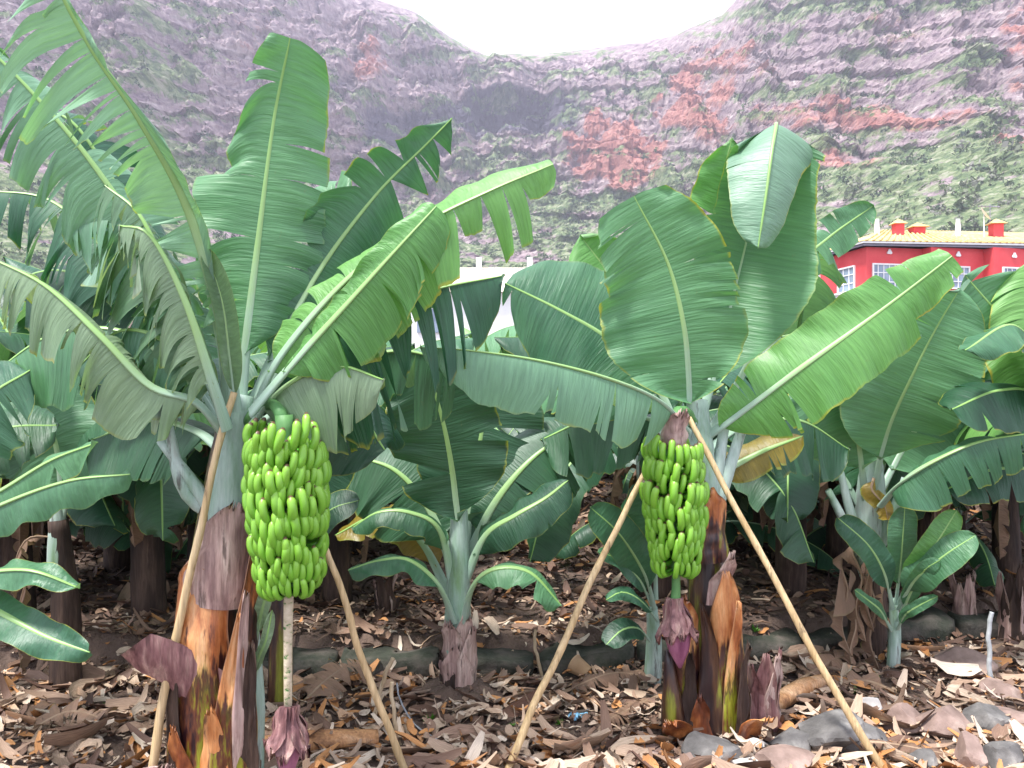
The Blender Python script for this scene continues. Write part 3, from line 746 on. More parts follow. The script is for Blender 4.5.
# bunch
bunch(A,P(284,415,2.98),P(290,590,2.98),.126,7,3,100,25,t0=.20)
stem(A,[P(246,425,3.16),P(260,408,3.1),P(276,404,3.02),P(284,425,2.98)],[.022,.024,.024],'stalk',name='fruit_stalk')
stem(A,[P(289,585,2.98),P(288,640,2.98),P(288,712,2.98)],[.018,.016,.015,.014],'scar',name='fruit_stalk',seg=12)
bud(A,[P(289,708,2.98),P(289,728,2.98),P(288,752,2.97),P(287,785,2.97)],[.02,.045,.05,.03,.006],40)
LA=[ # pts, w, kwargs
 # erect centre leaf
 dict(pts=[(240,415,3.18),(246,345,3.2),(258,240,3.22),(274,120,3.2),(290,38,3.12)],w=([(0,64),(.35,68),(.52,72),(.6,70),(.62,50),(.7,60),(.8,44),(1,30)],[(0,66),(.45,70),(.8,56),(1,48)]),n=(.1,-1,0),b=.16,fold=(4,4),g=.25,tears=(6,5),hang=(.25,.22),td=.3,gap=.12,blunt=.86,seed=1,mat='leaf',curl=(-25,-35)),
 # great arching leaf to the top left, comb of shreds on its left
 dict(pts=[(230,420,3.15),(222,340,3.05),(190,215,2.9),(140,120,2.75),(92,50,2.65),(45,-35,2.55)],w=([(0,36),(.2,48),(.5,50),(.66,62),(.74,120),(1,120)],[(0,26),(.4,12),(1,9)]),n=[(.3,-1,.2)]*4+[(.2,-.9,-.3)]*2,b=.22,fold=(-10,15),curl=(-10,40),g=.12,tears=(34,1),hang=(.40,.1),td=.28,gap=.4,seed=2,mat='leaf_mint',r=.024),
 # long leaf left, midrib from the left edge
 dict(pts=[(226,425,3.2),(200,350,3.2),(150,250,3.15),(90,160,3.1),(30,90,3.05),(-30,30,3.0)],w=([(0,60),(.5,80),(1,80)],[(0,50),(.5,55),(1,50)]),n=(.1,-.8,.5),b=.2,fold=(-20,-15),curl=(-30,-20),g=.5,tears=(28,18),hang=(1.0,.9),td=.22,gap=.35,seed=3,mat='leaf_mint'),
 # hanging shreds mass
 dict(pts=[(228,425,3.1),(205,370,3.0),(170,280,2.95),(140,215,2.95),(105,185,3.0)],w=(115,95),n=(.2,-.6,.8),b=.15,fold=(-35,-35),curl=(-50,-40),g=1.1,tears=(22,16),hang=(1.3,1.1),td=.18,gap=.35,seed=4,mat='leaf_grey'),
 # lower left drooper, dull
 dict(pts=[(224,430,3.05),(195,400,2.95),(150,385,2.9),(100,335,2.85),(45,285,2.85),(-15,255,2.85)],w=(70,85),n=(0,-.6,.8),b=.12,fold=(-35,-25),curl=(-40,-40),g=.7,tears=(15,13),hang=(1.0,1.1),td=.22,gap=.3,seed=5,mat='leaf_grey'),
 # right, rising to ragged tip at 455,112
 dict(pts=[(248,412,3.2),(275,350,3.25),(320,268,3.3),(375,195,3.3),(425,145,3.25),(452,118,3.2)],w=([(0,48),(.6,44),(.8,30),(1,30)],[(0,55),(.5,50),(.8,40),(1,34)]),n=(-.2,-1,.3),b=.14,fold=(20,-20),curl=(30,-60),g=.35,tears=(5,11),hang=(.2,.9),td=.25,gap=.3,seed=6,mat='leaf'),
 # right, pale with strips hanging, tip 553,165
 dict(pts=[(250,415,3.1),(280,355,3.0),(345,280,2.95),(420,225,2.92),(490,190,2.92),(553,164,2.95)],w=([(0,40),(.5,34),(1,30)],[(0,90),(.35,85),(.7,75),(1,70)]),n=(-.25,-.75,.7),b=.13,fold=(0,-40),curl=(10,-45),g=.75,tears=(4,15),hang=(.2,.8),td=.3,gap=.14,blunt=.9,seed=7,mat='leaf_young',ripple=.006),
  dict(pts=[(250,412,3.0),(290,365,2.95),(345,305,2.9),(395,250,2.88),(436,206,2.9)],w=([(0,20),(1,22)],[(0,60),(.5,60),(1,46)]),n=(-.2,-.8,.6),b=.2,fold=(10,-30),curl=(10,-50),g=.7,tears=(2,9),hang=(.2,.7),td=.35,gap=.12,blunt=.85,seed=21,mat='leaf_young',ripple=.006),
 # lower right, strips hanging dark
 dict(pts=[(252,420,3.15),(285,370,3.15),(350,320,3.1),(430,290,3.1),(505,275,3.15)],w=([(0,50),(1,50)],[(0,110),(.4,130),(1,90)]),n=(-.1,-.5,.9),b=.12,fold=(-10,-50),curl=(-30,-45),g=1.1,tears=(5,14),hang=(.5,1.1),td=.25,gap=.22,seed=8,mat='leaf'),
 # short broad pieces below crown
 dict(pts=[(248,425,3.1),(285,385,3.0),(335,365,2.95),(385,380,2.95)],w=(60,80),n=(0,-.5,.9),b=.15,fold=(-20,-45),curl=(-20,-50),g=.9,tears=(3,5),hang=(.4,.6),td=.4,gap=.15,seed=9,mat='leaf_grey'),
 dict(pts=[(235,440,3.25),(255,400,3.35),(300,375,3.45),(350,400,3.5),(385,450,3.5)],w=(80,80),n=(.2,-.7,.7),b=.15,fold=(-20,-20),g=.6,tears=(3,3),hang=(.4,.4),seed=10,mat='leaf_dark'),
 # hanging broad leaf left of crown lower
 dict(pts=[(222,450,3.2),(195,430,3.3),(150,420,3.4),(90,440,3.5)],w=(70,70),n=(0,-.6,.8),b=.15,fold=(-20,-20),g=.6,tears=(3,3),hang=(.3,.3),seed=11,mat='leaf_dark'),
 dict(pts=[(226,440,3.3),(190,360,3.5),(130,300,3.6),(60,270,3.65),(0,285,3.7)],w=(80,80),n=(.1,-.7,.7),b=.15,fold=(-10,-20),g=.6,tears=(9,9),hang=(.6,.6),seed=12,mat='leaf_dark'),
  dict(pts=[(228,430,3.0),(212,380,2.9),(185,300,2.85),(150,235,2.85),(118,225,2.9)],w=(70,60),n=(.3,-.8,.6),b=.2,fold=(-30,-35),curl=(-50,-40),g=1.2,tears=(14,12),hang=(1.5,1.4),td=.1,gap=.55,seed=14,mat='leaf_grey'),
 dict(pts=[(226,440,3.3),(180,350,3.4),(110,255,3.45),(50,200,3.5),(-20,190,3.5)],w=(75,70),n=(.1,-.7,.7),b=.2,fold=(-15,-25),curl=(-20,-30),g=.8,tears=(18,20),hang=(1.0,1.2),td=.12,gap=.45,seed=15,mat='leaf'),
 dict(pts=[(250,430,3.2),(290,400,3.2),(330,370,3.25),(400,350,3.3),(470,370,3.35)],w=(60,90),n=(0,-.6,.8),b=.12,fold=(-20,-45),curl=(-30,-40),g=1.0,tears=(8,16),hang=(.7,1.2),td=.2,gap=.25,seed=16,mat='leaf'),
 dict(pts=[(250,420,3.35),(300,330,3.5),(350,260,3.55),(330,205,3.5),(350,190,3.4)],w=(40,46),n=(0,-1,.3),b=.3,fold=(10,-10),g=.4,tears=(3,4),hang=(.4,.4),seed=17,mat='leaf'),
  dict(pts=[(226,430,3.35),(190,330,3.5),(130,210,3.55),(70,120,3.5),(20,120,3.5)],w=(60,60),n=(.1,-.8,.5),b=.3,fold=(-10,-20),curl=(-20,-30),g=.6,tears=(14,14),hang=(.9,.9),td=.2,gap=.4,seed=18,mat='leaf'),
 dict(pts=[(228,440,3.15),(200,400,3.05),(170,345,3.0),(120,330,3.0),(75,370,3.05)],w=(50,60),n=(.1,-.5,.9),b=.2,fold=(-30,-35),curl=(-40,-40),g=1.0,tears=(10,10),hang=(1.2,1.2),td=.15,gap=.4,seed=19,mat='leaf_mint'),
  dict(pts=[(226,420,3.25),(196,340,3.25),(160,260,3.2),(120,215,3.15),(70,225,3.15)],w=(85,80),n=(.1,-.7,.7),b=.22,fold=(-15,-25),curl=(-25,-30),g=.7,tears=(18,18),hang=(1.1,1.2),td=.2,gap=.3,seed=22,mat='leaf_mint'),
 dict(pts=[(222,430,3.3),(180,370,3.35),(120,330,3.4),(50,335,3.4),(-10,375,3.4)],w=(80,80),n=(.05,-.6,.8),b=.2,fold=(-20,-25),curl=(-25,-30),g=.7,tears=(7,8),hang=(.7,.8),td=.3,gap=.22,seed=23,mat='leaf'),
 # unfurling bluish-white young leaf beside the erect one
 dict(pts=[(236,412,3.05),(230,360,3.0),(222,300,2.98),(205,250,2.98)],w=(14,22),n=(.2,-1,0),b=.1,fold=(40,40),curl=(20,20),g=0,tears=(0,0),hang=(0,0),seed=13,mat='leaf_grey',ripple=.004),
]
for k in LA: leaf(A,**k)
for (x0,y0,x1,y1,x2,y2,s) in ((236,560,205,500,160,440,31),(240,580,250,520,262,455,32),(222,520,185,490,168,425,33),(235,600,262,560,300,540,34)):
    stem(A,[P(x0,y0,3.18),P(x1,y1,3.14),P(x2,y2,3.12)],[.03,.025,.016],'stem_pale',name='leaf_stalk',seed=s,seg=10)

# ================================================================ PLANT B (right, fruiting)
B0=on(P(708,728,3.75).x,3.75)
B=empty('banana_plant',B0,'fruiting banana plant right of centre with broad upright leaves and split brown stem','banana plant','banana plants')
stem(B,[B0-V((0,0,.05)),P(712,660,3.75),P(708,560,3.76),P(700,480,3.78),P(697,405,3.8)],[.12,.11,.10,.085,.06,.045],'stem_wet',seed=21)
stem(B,[P(702,540,3.72),P(700,470,3.74),P(697,400,3.77)],[.075,.07,.045],'stem_pale',name='leaf_base_cluster',seed=22)
sheath(B,[P(680,730,3.68),P(684,640,3.66),P(682,590,3.64)],[.065,.065,.06],-1.8,2.3,'sheath_grad',23,.02,tip=.2,n=26)
sheath(B,[P(722,735,3.68),P(722,640,3.67),P(716,570,3.66)],[.09,.085,.07],-1.3,2.2,'sheath_grad',24,.01,tip=.25,n=30)
sheath(B,[P(704,735,3.66),P(706,650,3.66),P(698,600,3.65)],[.09,.085,.07],-1.6,1.1,'stem_wet',25,.01,tip=.5)
sheath(B,[P(706,560,3.7),P(704,520,3.7),P(700,490,3.7)],[.085,.085,.08],-1.4,2.6,'sheath_grad',26,.02,tip=.3)
sheath(B,[P(706,600,3.7),P(710,570,3.7),P(714,545,3.68)],[.085,.085,.08],-1.0,1.6,'sheath_pale',27,.04,tip=.6)
sheath(B,[P(690,745,3.6),P(685,735,3.58),P(670,700,3.54)],[.06,.06,.06],-1.9,1.6,'sheath',28,.10,tip=.4)
sheath(B,[P(735,740,3.6),P(742,725,3.58),P(748,700,3.56)],[.06,.06,.06],-1.2,1.6,'sheath',29,.10,tip=.4)
for i,(x0,y0,x1,y1,rr,aw,mt) in enumerate([(735,740,738,640,.04,-.9,'stem_brown'),(690,740,692,650,.045,-1.9,'stem_brown'),(724,740,728,600,.05,-1.1,'sheath_grad'),(700,740,697,690,.06,-1.6,'sheath')]):
    sheath(B,[P(x0,y0,3.62),P((x0+x1)/2,(y0+y1)/2,3.61),P(x1,y1,3.60)],[rr,rr*.9,rr*.7],aw,1.7,mt,620+i,.03,tip=.55,n=24)
bunch(B,P(672,436,3.55),P(676,572,3.55),.112,6,7,100,22,t0=.20)
stem(B,[P(696,430,3.75),P(688,414,3.68),P(676,414,3.58),P(672,445,3.55)],[.024,.024,.024],'stalk',name='fruit_stalk')
sheath(B,[P(674,448,3.54),P(675,430,3.53),P(678,412,3.53)],[.04,.04,.04],-1.5,3.2,'sheath_pale',30,.02,tip=.4)
stem(B,[P(676,570,3.55),P(676,590,3.55),P(675,603,3.55)],[.018,.018,.022],'stalk',name='fruit_stalk',seg=12)
bud(B,[P(675,600,3.55),P(676,618,3.55),P(678,640,3.54),P(680,668,3.53)],[.028,.05,.058,.042,.006],60)
# dark shoot below the bud
stem(B,[on(P(676,745,3.6).x,3.62),P(672,700,3.6),P(668,650,3.6)],[.06,.05,.03,.012],'stem_wet',name='side_shoot',seed=61)
LB=[
 dict(pts=[(692,425,3.7),(690,385,3.65),(684,325,3.6),(668,262,3.58),(634,196,3.55)],w=([(0,84),(.4,86),(.75,74),(1,62)],[(0,55),(.35,60),(.6,58),(1,48)]),n=(-.05,-1,.12),b=.10,fold=(-4,12),curl=(-10,10),g=.15,tears=(7,7),hang=(.18,.22),td=.45,gap=.1,blunt=.9,seed=51,mat='leaf',slant=.05,edge=.1),
 dict(pts=[(700,425,3.82),(720,350,3.9),(742,260,3.95),(764,165,3.9),(776,124,3.80),(772,150,3.66),(766,195,3.60),(758,248,3.58)],w=([(0,60),(.3,65),(.55,60),(.72,50),(.85,50),(1,60)],[(0,85),(.3,88),(.55,60),(.72,50),(.85,48),(1,56)]),
      n=[(0,-1,.1),(0,-1,.1),(0,-1,.1),(0,-1,0),(0,-.2,-1),(0,1,-.3),(0,1,0),(0,1,0)],b=.10,fold=(18,20),curl=(24,28),g=.1,tears=(2,1),hang=(.1,.1),td=.5,gap=.05,seed=52,mat='leaf',slant=.0,ripple=.006),
 dict(pts=[(694,420,3.9),(704,330,4.0),(712,230,4.05),(732,138,4.0)],w=(34,34),n=(.3,-1,0),b=.15,fold=(0,10),g=.1,tears=(2,2),hang=(.1,.1),seed=53,mat='leaf_young',slant=.1),
 dict(pts=[(686,435,3.8),(655,385,3.85),(610,340,3.9),(560,310,3.9),(505,283,3.9)],w=([(0,80),(.5,84),(1,52)],[(0,60),(.5,80),(1,70)]),n=(-.1,-.9,.45),b=.10,fold=(0,0),curl=(-20,-15),g=.25,tears=(3,3),hang=(.2,.15),seed=54,mat='leaf',ripple=.008),
 dict(pts=[(688,430,3.6),(660,400,3.45),(610,378,3.3),(540,360,3.2),(470,350,3.15),(420,347,3.15)],w=([(0,70),(.3,72),(.7,52),(1,38)],[(0,50),(1,40)]),n=(.1,-.25,1),b=.10,fold=(-45,-10),curl=(-45,-20),g=.55,tears=(7,2),hang=(.35,.1),td=.35,gap=.12,seed=55,mat='leaf_mint',ripple=.006),
 dict(pts=[(702,440,3.75),(740,412,3.65),(800,368,3.55),(870,318,3.5),(952,256,3.45)],w=([(0,44),(.5,36),(1,24)],[(0,55),(.5,60),(1,46)]),n=(-.1,-.85,.6),b=.08,fold=(10,-15),curl=(10,-30),g=.3,tears=(4,7),hang=(.15,.3),td=.45,gap=.1,blunt=.9,seed=56,mat='leaf_young',ripple=.01),
 dict(pts=[(690,430,3.95),(660,360,4.1),(620,290,4.15),(580,235,4.15)],w=(55,45),n=(-.1,-1,.3),b=.1,fold=(10,10),g=.2,tears=(4,3),hang=(.3,.2),seed=57,mat='leaf_young'),
 dict(pts=[(706,440,4.0),(750,360,4.2),(790,275,4.3),(828,238,4.35),(874,205,4.35)],w=(20,24),n=(0,-1,.3),b=.6,fold=(10,-5),g=.2,tears=(4,5),hang=(.3,.4),seed=58,mat='leaf'),
 dict(pts=[(706,480,3.85),(735,465,3.85),(765,450,3.85),(803,436,3.85)],w=(24,24),n=(0,-.8,.5),b=.12,fold=(-10,-20),g=.4,tears=(2,3),hang=(.3,.3),seed=59,mat='leaf_yellow'),
 dict(pts=[(690,440,3.9),(655,420,4.0),(600,415,4.1),(540,440,4.2)],w=(60,60),n=(0,-.6,.8),b=.12,fold=(-20,-20),g=.6,tears=(3,3),hang=(.3,.3),seed=60,mat='leaf_dark'),
 dict(pts=[(706,450,3.95),(745,425,4.1),(800,420,4.2),(850,450,4.3)],w=(60,60),n=(0,-.6,.8),b=.12,fold=(-20,-20),g=.6,tears=(3,3),hang=(.3,.3),seed=61,mat='leaf_dark'),
]
for k in LB: leaf(B,**k)
for q in ((700,560,722,490,752,400,71),(700,545,672,470,652,395,72),(704,560,700,490,690,410,73),(706,550,716,480,728,405,74)):
    stem(B,[P(q[0],q[1],3.76),P(q[2],q[3],3.74),P(q[4],q[5],3.78)],[.035,.03,.018],'stem_pale',name='leaf_stalk',seed=q[6],seg=10)

# ================================================================ PLANT C (small, centre)
C0=on(P(458,705,4.1).x,4.1)
C=empty('banana_plant',C0,'young banana plant in the centre with glaucous pale stem on a soil mound','banana plant','banana plants')
mb=MB()
vs=[];n=26
for i in range(9):
    for j in range(n):
        a=j/n*6.283; r=.24*(i/8)*(1+.15*noise.noise(V((math.cos(a)*2,math.sin(a)*2,3))))
        vs.append((C0.x+r*math.cos(a),C0.y+r*math.sin(a),C0.z+.09*(1-(i/8)**1.7)-.012+.015*noise.noise(V((r*20,a*4,1)))))
fs=[(i*n+j,i*n+(j+1)%n,(i+1)*n+(j+1)%n,(i+1)*n+j) for i in range(8) for j in range(n)]
mb.add(vs,fs); tag(mb.build('soil_mound',bpy.data.materials['soil']),None,None,None,'structure')
stem(C,[C0+V((0,0,.02)),P(458,660,4.1),P(458,610,4.1),P(459,545,4.1),P(459,470,4.1)],[.085,.07,.06,.05,.042,.03],'stem_pale',seed=81)
for i,(a,y0,y1,r_,m_) in enumerate([(-1.6,700,640,.10,'sheath_pale'),(-.6,700,625,.10,'sheath_pale'),(-2.6,698,650,.10,'stem_brown'),(-1.1,680,612,.09,'sheath_pale'),(-2.0,672,618,.088,'sheath_pale'),(1.5,700,630,.1,'stem_brown')]):
    sheath(C,[P(458,y0,4.1),P(458,(y0+y1)/2,4.1),P(458,y1,4.1)],[r_*.92,r_*.8,r_*.7],a,1.9,m_,90+i,.03,tip=.4)
LC=[
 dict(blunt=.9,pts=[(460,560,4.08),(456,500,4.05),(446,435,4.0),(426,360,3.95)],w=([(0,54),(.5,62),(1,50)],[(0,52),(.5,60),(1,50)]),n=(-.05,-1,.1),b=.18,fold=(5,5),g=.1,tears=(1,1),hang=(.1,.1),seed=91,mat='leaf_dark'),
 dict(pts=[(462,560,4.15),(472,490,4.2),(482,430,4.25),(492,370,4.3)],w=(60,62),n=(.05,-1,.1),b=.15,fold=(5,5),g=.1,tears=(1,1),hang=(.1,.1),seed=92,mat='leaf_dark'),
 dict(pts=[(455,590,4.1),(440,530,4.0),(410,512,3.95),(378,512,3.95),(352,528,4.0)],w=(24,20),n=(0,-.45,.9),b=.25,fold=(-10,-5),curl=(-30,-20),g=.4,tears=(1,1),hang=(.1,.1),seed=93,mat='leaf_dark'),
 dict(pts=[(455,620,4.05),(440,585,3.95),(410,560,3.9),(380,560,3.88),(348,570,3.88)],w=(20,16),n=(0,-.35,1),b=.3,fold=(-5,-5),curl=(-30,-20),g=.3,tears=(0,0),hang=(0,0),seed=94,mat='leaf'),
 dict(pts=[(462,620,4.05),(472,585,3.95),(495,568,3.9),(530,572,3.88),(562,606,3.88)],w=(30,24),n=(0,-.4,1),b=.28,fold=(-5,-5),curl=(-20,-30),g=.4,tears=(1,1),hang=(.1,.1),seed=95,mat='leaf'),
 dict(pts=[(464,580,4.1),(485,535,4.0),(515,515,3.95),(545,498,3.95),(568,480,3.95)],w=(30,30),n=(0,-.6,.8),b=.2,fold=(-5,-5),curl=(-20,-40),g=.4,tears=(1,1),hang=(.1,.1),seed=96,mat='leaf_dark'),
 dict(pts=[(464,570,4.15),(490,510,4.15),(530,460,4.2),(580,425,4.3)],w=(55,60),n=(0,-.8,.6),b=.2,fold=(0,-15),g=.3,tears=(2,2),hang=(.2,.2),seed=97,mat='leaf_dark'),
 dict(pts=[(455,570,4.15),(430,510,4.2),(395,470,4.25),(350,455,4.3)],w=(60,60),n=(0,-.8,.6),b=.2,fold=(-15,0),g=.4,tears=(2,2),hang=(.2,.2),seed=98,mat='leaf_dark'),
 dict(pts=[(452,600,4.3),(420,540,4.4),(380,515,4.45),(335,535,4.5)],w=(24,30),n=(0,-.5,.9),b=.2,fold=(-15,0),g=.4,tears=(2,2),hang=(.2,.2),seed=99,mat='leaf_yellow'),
]
for k in LC: k.setdefault('r',.027); leaf(C,**k)

# ================================================================ PLANT D (right)
D0=on(P(866,668,4.75).x,4.75)
D=empty('banana_plant',D0,'banana plant at right without fruit, brown skirted stem and fan of wide leaves','banana plant','banana plants')
stem(D,[D0-V((0,0,.05)),P(868,600,4.75),P(870,520,4.75),P(872,460,4.75)],[.10,.10,.09,.07,.05],'stem_brown',seed=101)
stem(D,[P(869,545,4.7),P(871,490,4.7),P(872,450,4.7)],[.085,.08,.05],'stem_pale',name='leaf_base_cluster',seed=102)
for i,(x0,y0,x1,y1,s) in enumerate([(848,625,842,555,1),(876,640,866,570,2),(888,600,880,540,3),(862,610,852,545,4),(856,655,856,600,5),(870,600,872,540,6)]):
    leaf(D,pts=[(869,y1-18,4.66),(x1,y1+4,4.56),(x0,(y0+y1)/2,4.52),(x0-6,y0,4.52),(x0+4,y0+32,4.5)],w=(10,11),n=(.5-.17*i,-1,.3),b=.05,fold=(-45,-55),g=.3,tears=(3,4),hang=(.5,.6),gap=.6,seed=110+i,mat='leaf_dead',rib='rib_dead',r=.008,name='dead_leaf')
leaf(D,pts=[(874,478,4.6),(872,490,4.55),(884,505,4.55),(888,520,4.55)],w=(13,12),n=(0,-1,.2),b=.05,fold=(-30,-20),g=.2,tears=(2,2),hang=(.3,.3),seed=118,mat='leaf_yellow',rib='rib_dead',r=.008,name='dead_leaf')
LD=[
 dict(pts=[(872,500,4.65),(888,430,4.5),(915,370,4.4),(938,325,4.35),(960,288,4.3)],w=([(0,62),(.5,66),(1,50)],[(0,64),(.5,68),(1,50)]),n=(.05,-1,.2),b=.2,fold=(8,8),g=.15,tears=(3,3),hang=(.2,.15),seed=121,mat='leaf',ripple=.01),
 dict(pts=[(866,500,4.65),(856,430,4.55),(838,385,4.5),(815,350,4.5)],w=(62,60),n=(-.1,-1,.2),b=.2,fold=(0,0),g=.25,tears=(3,3),hang=(.2,.2),seed=122,mat='leaf'),
 dict(pts=[(880,505,4.5),(905,478,4.3),(945,455,4.2),(985,440,4.15),(1040,432,4.1)],w=([(0,26),(1,20)],[(0,46),(.5,50),(1,44)]),n=(.05,-.5,.85),b=.14,fold=(-5,-45),curl=(-10,-35),g=.5,tears=(2,6),hang=(.1,.2),seed=123,mat='leaf',ripple=.008),
 dict(pts=[(862,510,4.7),(838,470,4.75),(800,445,4.8),(745,440,4.85)],w=(60,55),n=(0,-.7,.7),b=.15,fold=(-10,0),g=.4,tears=(3,3),hang=(.2,.2),seed=124,mat='leaf_dark'),
 dict(pts=[(876,500,4.8),(915,430,4.9),(965,380,4.95),(1020,345,5.0)],w=(70,70),n=(0,-.8,.6),b=.15,fold=(0,-10),g=.4,tears=(3,4),hang=(.2,.2),seed=125,mat='leaf'),
 dict(pts=[(872,500,4.85),(905,400,5.0),(945,345,5.1),(985,300,5.1)],w=(60,60),n=(.1,-1,.2),b=.15,fold=(5,5),g=.2,tears=(3,3),hang=(.2,.2),seed=126,mat='leaf_young'),
 dict(pts=[(868,500,4.85),(862,400,5.0),(868,350,5.1),(880,305,5.1)],w=(55,55),n=(0,-1,.1),b=.15,fold=(5,5),g=.2,tears=(3,3),hang=(.2,.2),seed=127,mat='leaf_young'),
]
for k in LD: leaf(D,**k)
for q in ((869,570,850,510,840,470,1),(870,570,892,515,905,478,2),(868,580,848,530,828,490,3)):
    stem(D,[P(q[0],q[1],4.68),P(q[2],q[3],4.62),P(q[4],q[5],4.6)],[.035,.028,.018],'stem_pale',name='leaf_stalk',seed=130+q[6],seg=10)

# ================================================================ suckers
def sucker(base,h,leaves,label,name='banana_sucker',mat='leaf',seed=0,r=.04,stm='stem_pale'):
    t=empty(name,base,label,'banana sucker','banana suckers')
    stem(t,[base-V((0,0,.03)),base+V((.01,0,h*.5)),base+V((0,0,h))],[r,r*.9,r*.6],stm,seed=seed)
    for i,k in enumerate(leaves):
        k.setdefault('mat',mat); k.setdefault('seed',seed+i); leaf(t,**dict(dict(g=.2,tears=(0,0),hang=(0,0),b=.22,r=.011,cols=6,ripple=.006),**k))
    return t
e=on(P(893,655,4.55).x,4.55)
d=4.5
sucker(e,.36,[dict(pts=[(893,610,d),(885,575,d-.1),(868,545,d-.15),(838,518,d-.2)],w=(15,15),n=(-.2,-1,.4)),
 dict(pts=[(896,605,d),(900,570,d-.05),(903,535,d-.1),(905,505,d-.1)],w=(17,17),n=(.2,-1,.2)),
 dict(pts=[(898,605,d),(912,575,d-.1),(935,545,d-.2),(957,510,d-.2)],w=(14,16),n=(0,-1,.3),mat='leaf_young'),
 dict(pts=[(898,610,d),(915,580,d-.15),(945,555,d-.25),(976,535,d-.3)],w=(16,18),n=(0,-.8,.7)),
 dict(pts=[(898,622,d),(912,590,d-.1),(925,570,d-.2),(940,560,d-.25)],w=(9,9),n=(0,-.9,.5)),
 dict(pts=[(892,630,d),(880,610,d-.1),(868,600,d-.15),(855,590,d-.2)],w=(6,6),n=(0,-.9,.5)),
 dict(pts=[(898,630,d),(905,615,d-.1),(920,605,d-.15),(938,596,d-.2)],w=(6,6),n=(0,-.9,.5))],
 'small leafy sucker at right beside the brown skirted stem',seed=140,r=.035)
e=on(P(652,660,4.25).x,4.25); d=4.2
sucker(e,.38,[dict(pts=[(655,610,d),(645,575,d-.1),(620,535,d-.2),(590,507,d-.25)],w=(20,20),n=(-.1,-1,.4)),
 dict(pts=[(652,605,d),(640,580,d-.1),(620,560,d-.15),(598,552,d-.2)],w=(12,12),n=(0,-.7,.7)),
 dict(pts=[(656,600,d),(655,560,d),(650,520,d-.05),(640,480,d-.1)],w=(22,22),n=(0,-1,.2)),
 dict(pts=[(658,620,d),(640,600,d-.15),(622,592,d-.2),(606,600,d-.25)],w=(8,8),n=(0,-.7,.7)),
 dict(pts=[(650,640,d),(638,628,d-.1),(622,630,d-.15),(606,645,d-.2)],w=(14,14),n=(0,-.6,.7),mat='leaf_dark')],
 'small sucker half hidden just left of the right banana bunch',seed=150,r=.045)
e=on(P(276,700,3.9).x,3.95); d=3.9
sucker(e,.55,[dict(pts=[(276,590,d),(300,540,d-.05),(330,510,d-.1),(360,500,d-.1)],w=(22,22),n=(0,-.7,.7)),
 dict(pts=[(276,600,d),(262,540,d),(250,490,d),(235,450,d)],w=(30,30),n=(0,-1,.3)),
 dict(pts=[(276,590,d),(290,520,d+.05),(320,470,d+.1),(345,430,d+.1)],w=(34,34),n=(0,-1,.3))],
 'slim green sucker behind the hanging stalk of the left bunch',seed=160,r=.06,mat='leaf_dark',stm='stem_wet')

e=on(P(250,775,3.2).x,3.2); d=3.16
sucker(e,.62,[dict(pts=[(249,640,d),(242,590,d-.03),(234,540,d-.03),(222,480,d-.02)],w=(9,9),n=(0,-1,.2)),
 dict(pts=[(250,660,d),(262,610,d-.04),(272,575,d-.05),(286,545,d-.02)],w=(7,7),n=(0,-1,.2)),
 dict(pts=[(250,620,d),(250,560,d),(246,500,d),(240,440,d+.03)],w=(12,12),n=(0,-1,.1)),
 dict(pts=[(252,690,d),(258,660,d-.04),(266,640,d-.05),(272,610,d-.05)],w=(5,5),n=(0,-1,.3))],
 'narrow shoot pressed against the right side of the left fruiting stem',seed=170,r=.05,mat='leaf_grey',stm='stem_pale')
# left edge plants
def lead(name,base,top,label,leaves,rs,mats=('stem_brown','stem_pale'),seed=0,dead=3):
    t=empty(name,base,label,'banana plant','banana plants')
    top=V(top); stem(t,[base-V((0,0,.05)),base.lerp(top,.5)+V((.02,0,0)),top],[rs,rs*.9,rs*.6],mats[0],seed=seed)
    stem(t,[base.lerp(top,.6),top,top+V((0,0,.12))],[rs*.85,rs*.7,rs*.3],mats[1],name='leaf_base_cluster',seed=seed+1)
    for i,k in enumerate(leaves): k.setdefault('seed',seed+i+2); leaf(t,**k)
    rn=random.Random(seed)
    for i in range(dead):
        a=rn.uniform(-3.1,0); q=base.lerp(top,rn.uniform(.6,.95)); dx,dy=math.cos(a),math.sin(a); L=rn.uniform(.3,.55)
        leaf(t,pts=[q,q+V((dx*.14,dy*.14,.0)),q+V((dx*.2,dy*.2,-L*.5)),q+V((dx*.17,dy*.17,-L))],w=(.06,.06),px=False,n=(dx,dy,.2),b=.1,fold=(-40,-40),g=.3,tears=(5,5),hang=(.5,.5),gap=.35,seed=seed+40+i,mat='leaf_dead',rib='rib_dead',r=.008,name='dead_leaf',cols=4,step=.03)
    return t
bF=on(P(60,695,4.15).x,4.2)
lead('banana_plant',bF,P(58,520,4.2),'banana plant at far left with greenish brown stem, nearest the left edge',[
 dict(pts=[(58,520,4.2),(60,480,4.2),(50,430,4.2),(15,400,4.2),(-40,420,4.2)],w=(60,60),n=(0,-.8,.6),g=.4,mat='leaf',b=.15),
 dict(pts=[(60,520,4.2),(80,460,4.15),(120,430,4.1),(180,450,4.1)],w=(55,55),n=(0,-.7,.7),g=.5,mat='leaf_dark',b=.15),
 dict(pts=[(60,520,4.25),(70,450,4.35),(90,380,4.4),(130,330,4.5)],w=(65,65),n=(0,-1,.3),g=.3,mat='leaf_dark',b=.15),
 dict(pts=[(58,520,4.25),(40,440,4.35),(20,360,4.4),(-10,300,4.5)],w=(65,65),n=(0,-1,.3),g=.3,mat='leaf',b=.15),
 ],.075,seed=200,dead=2)
bH=on(-2.35,3.3)
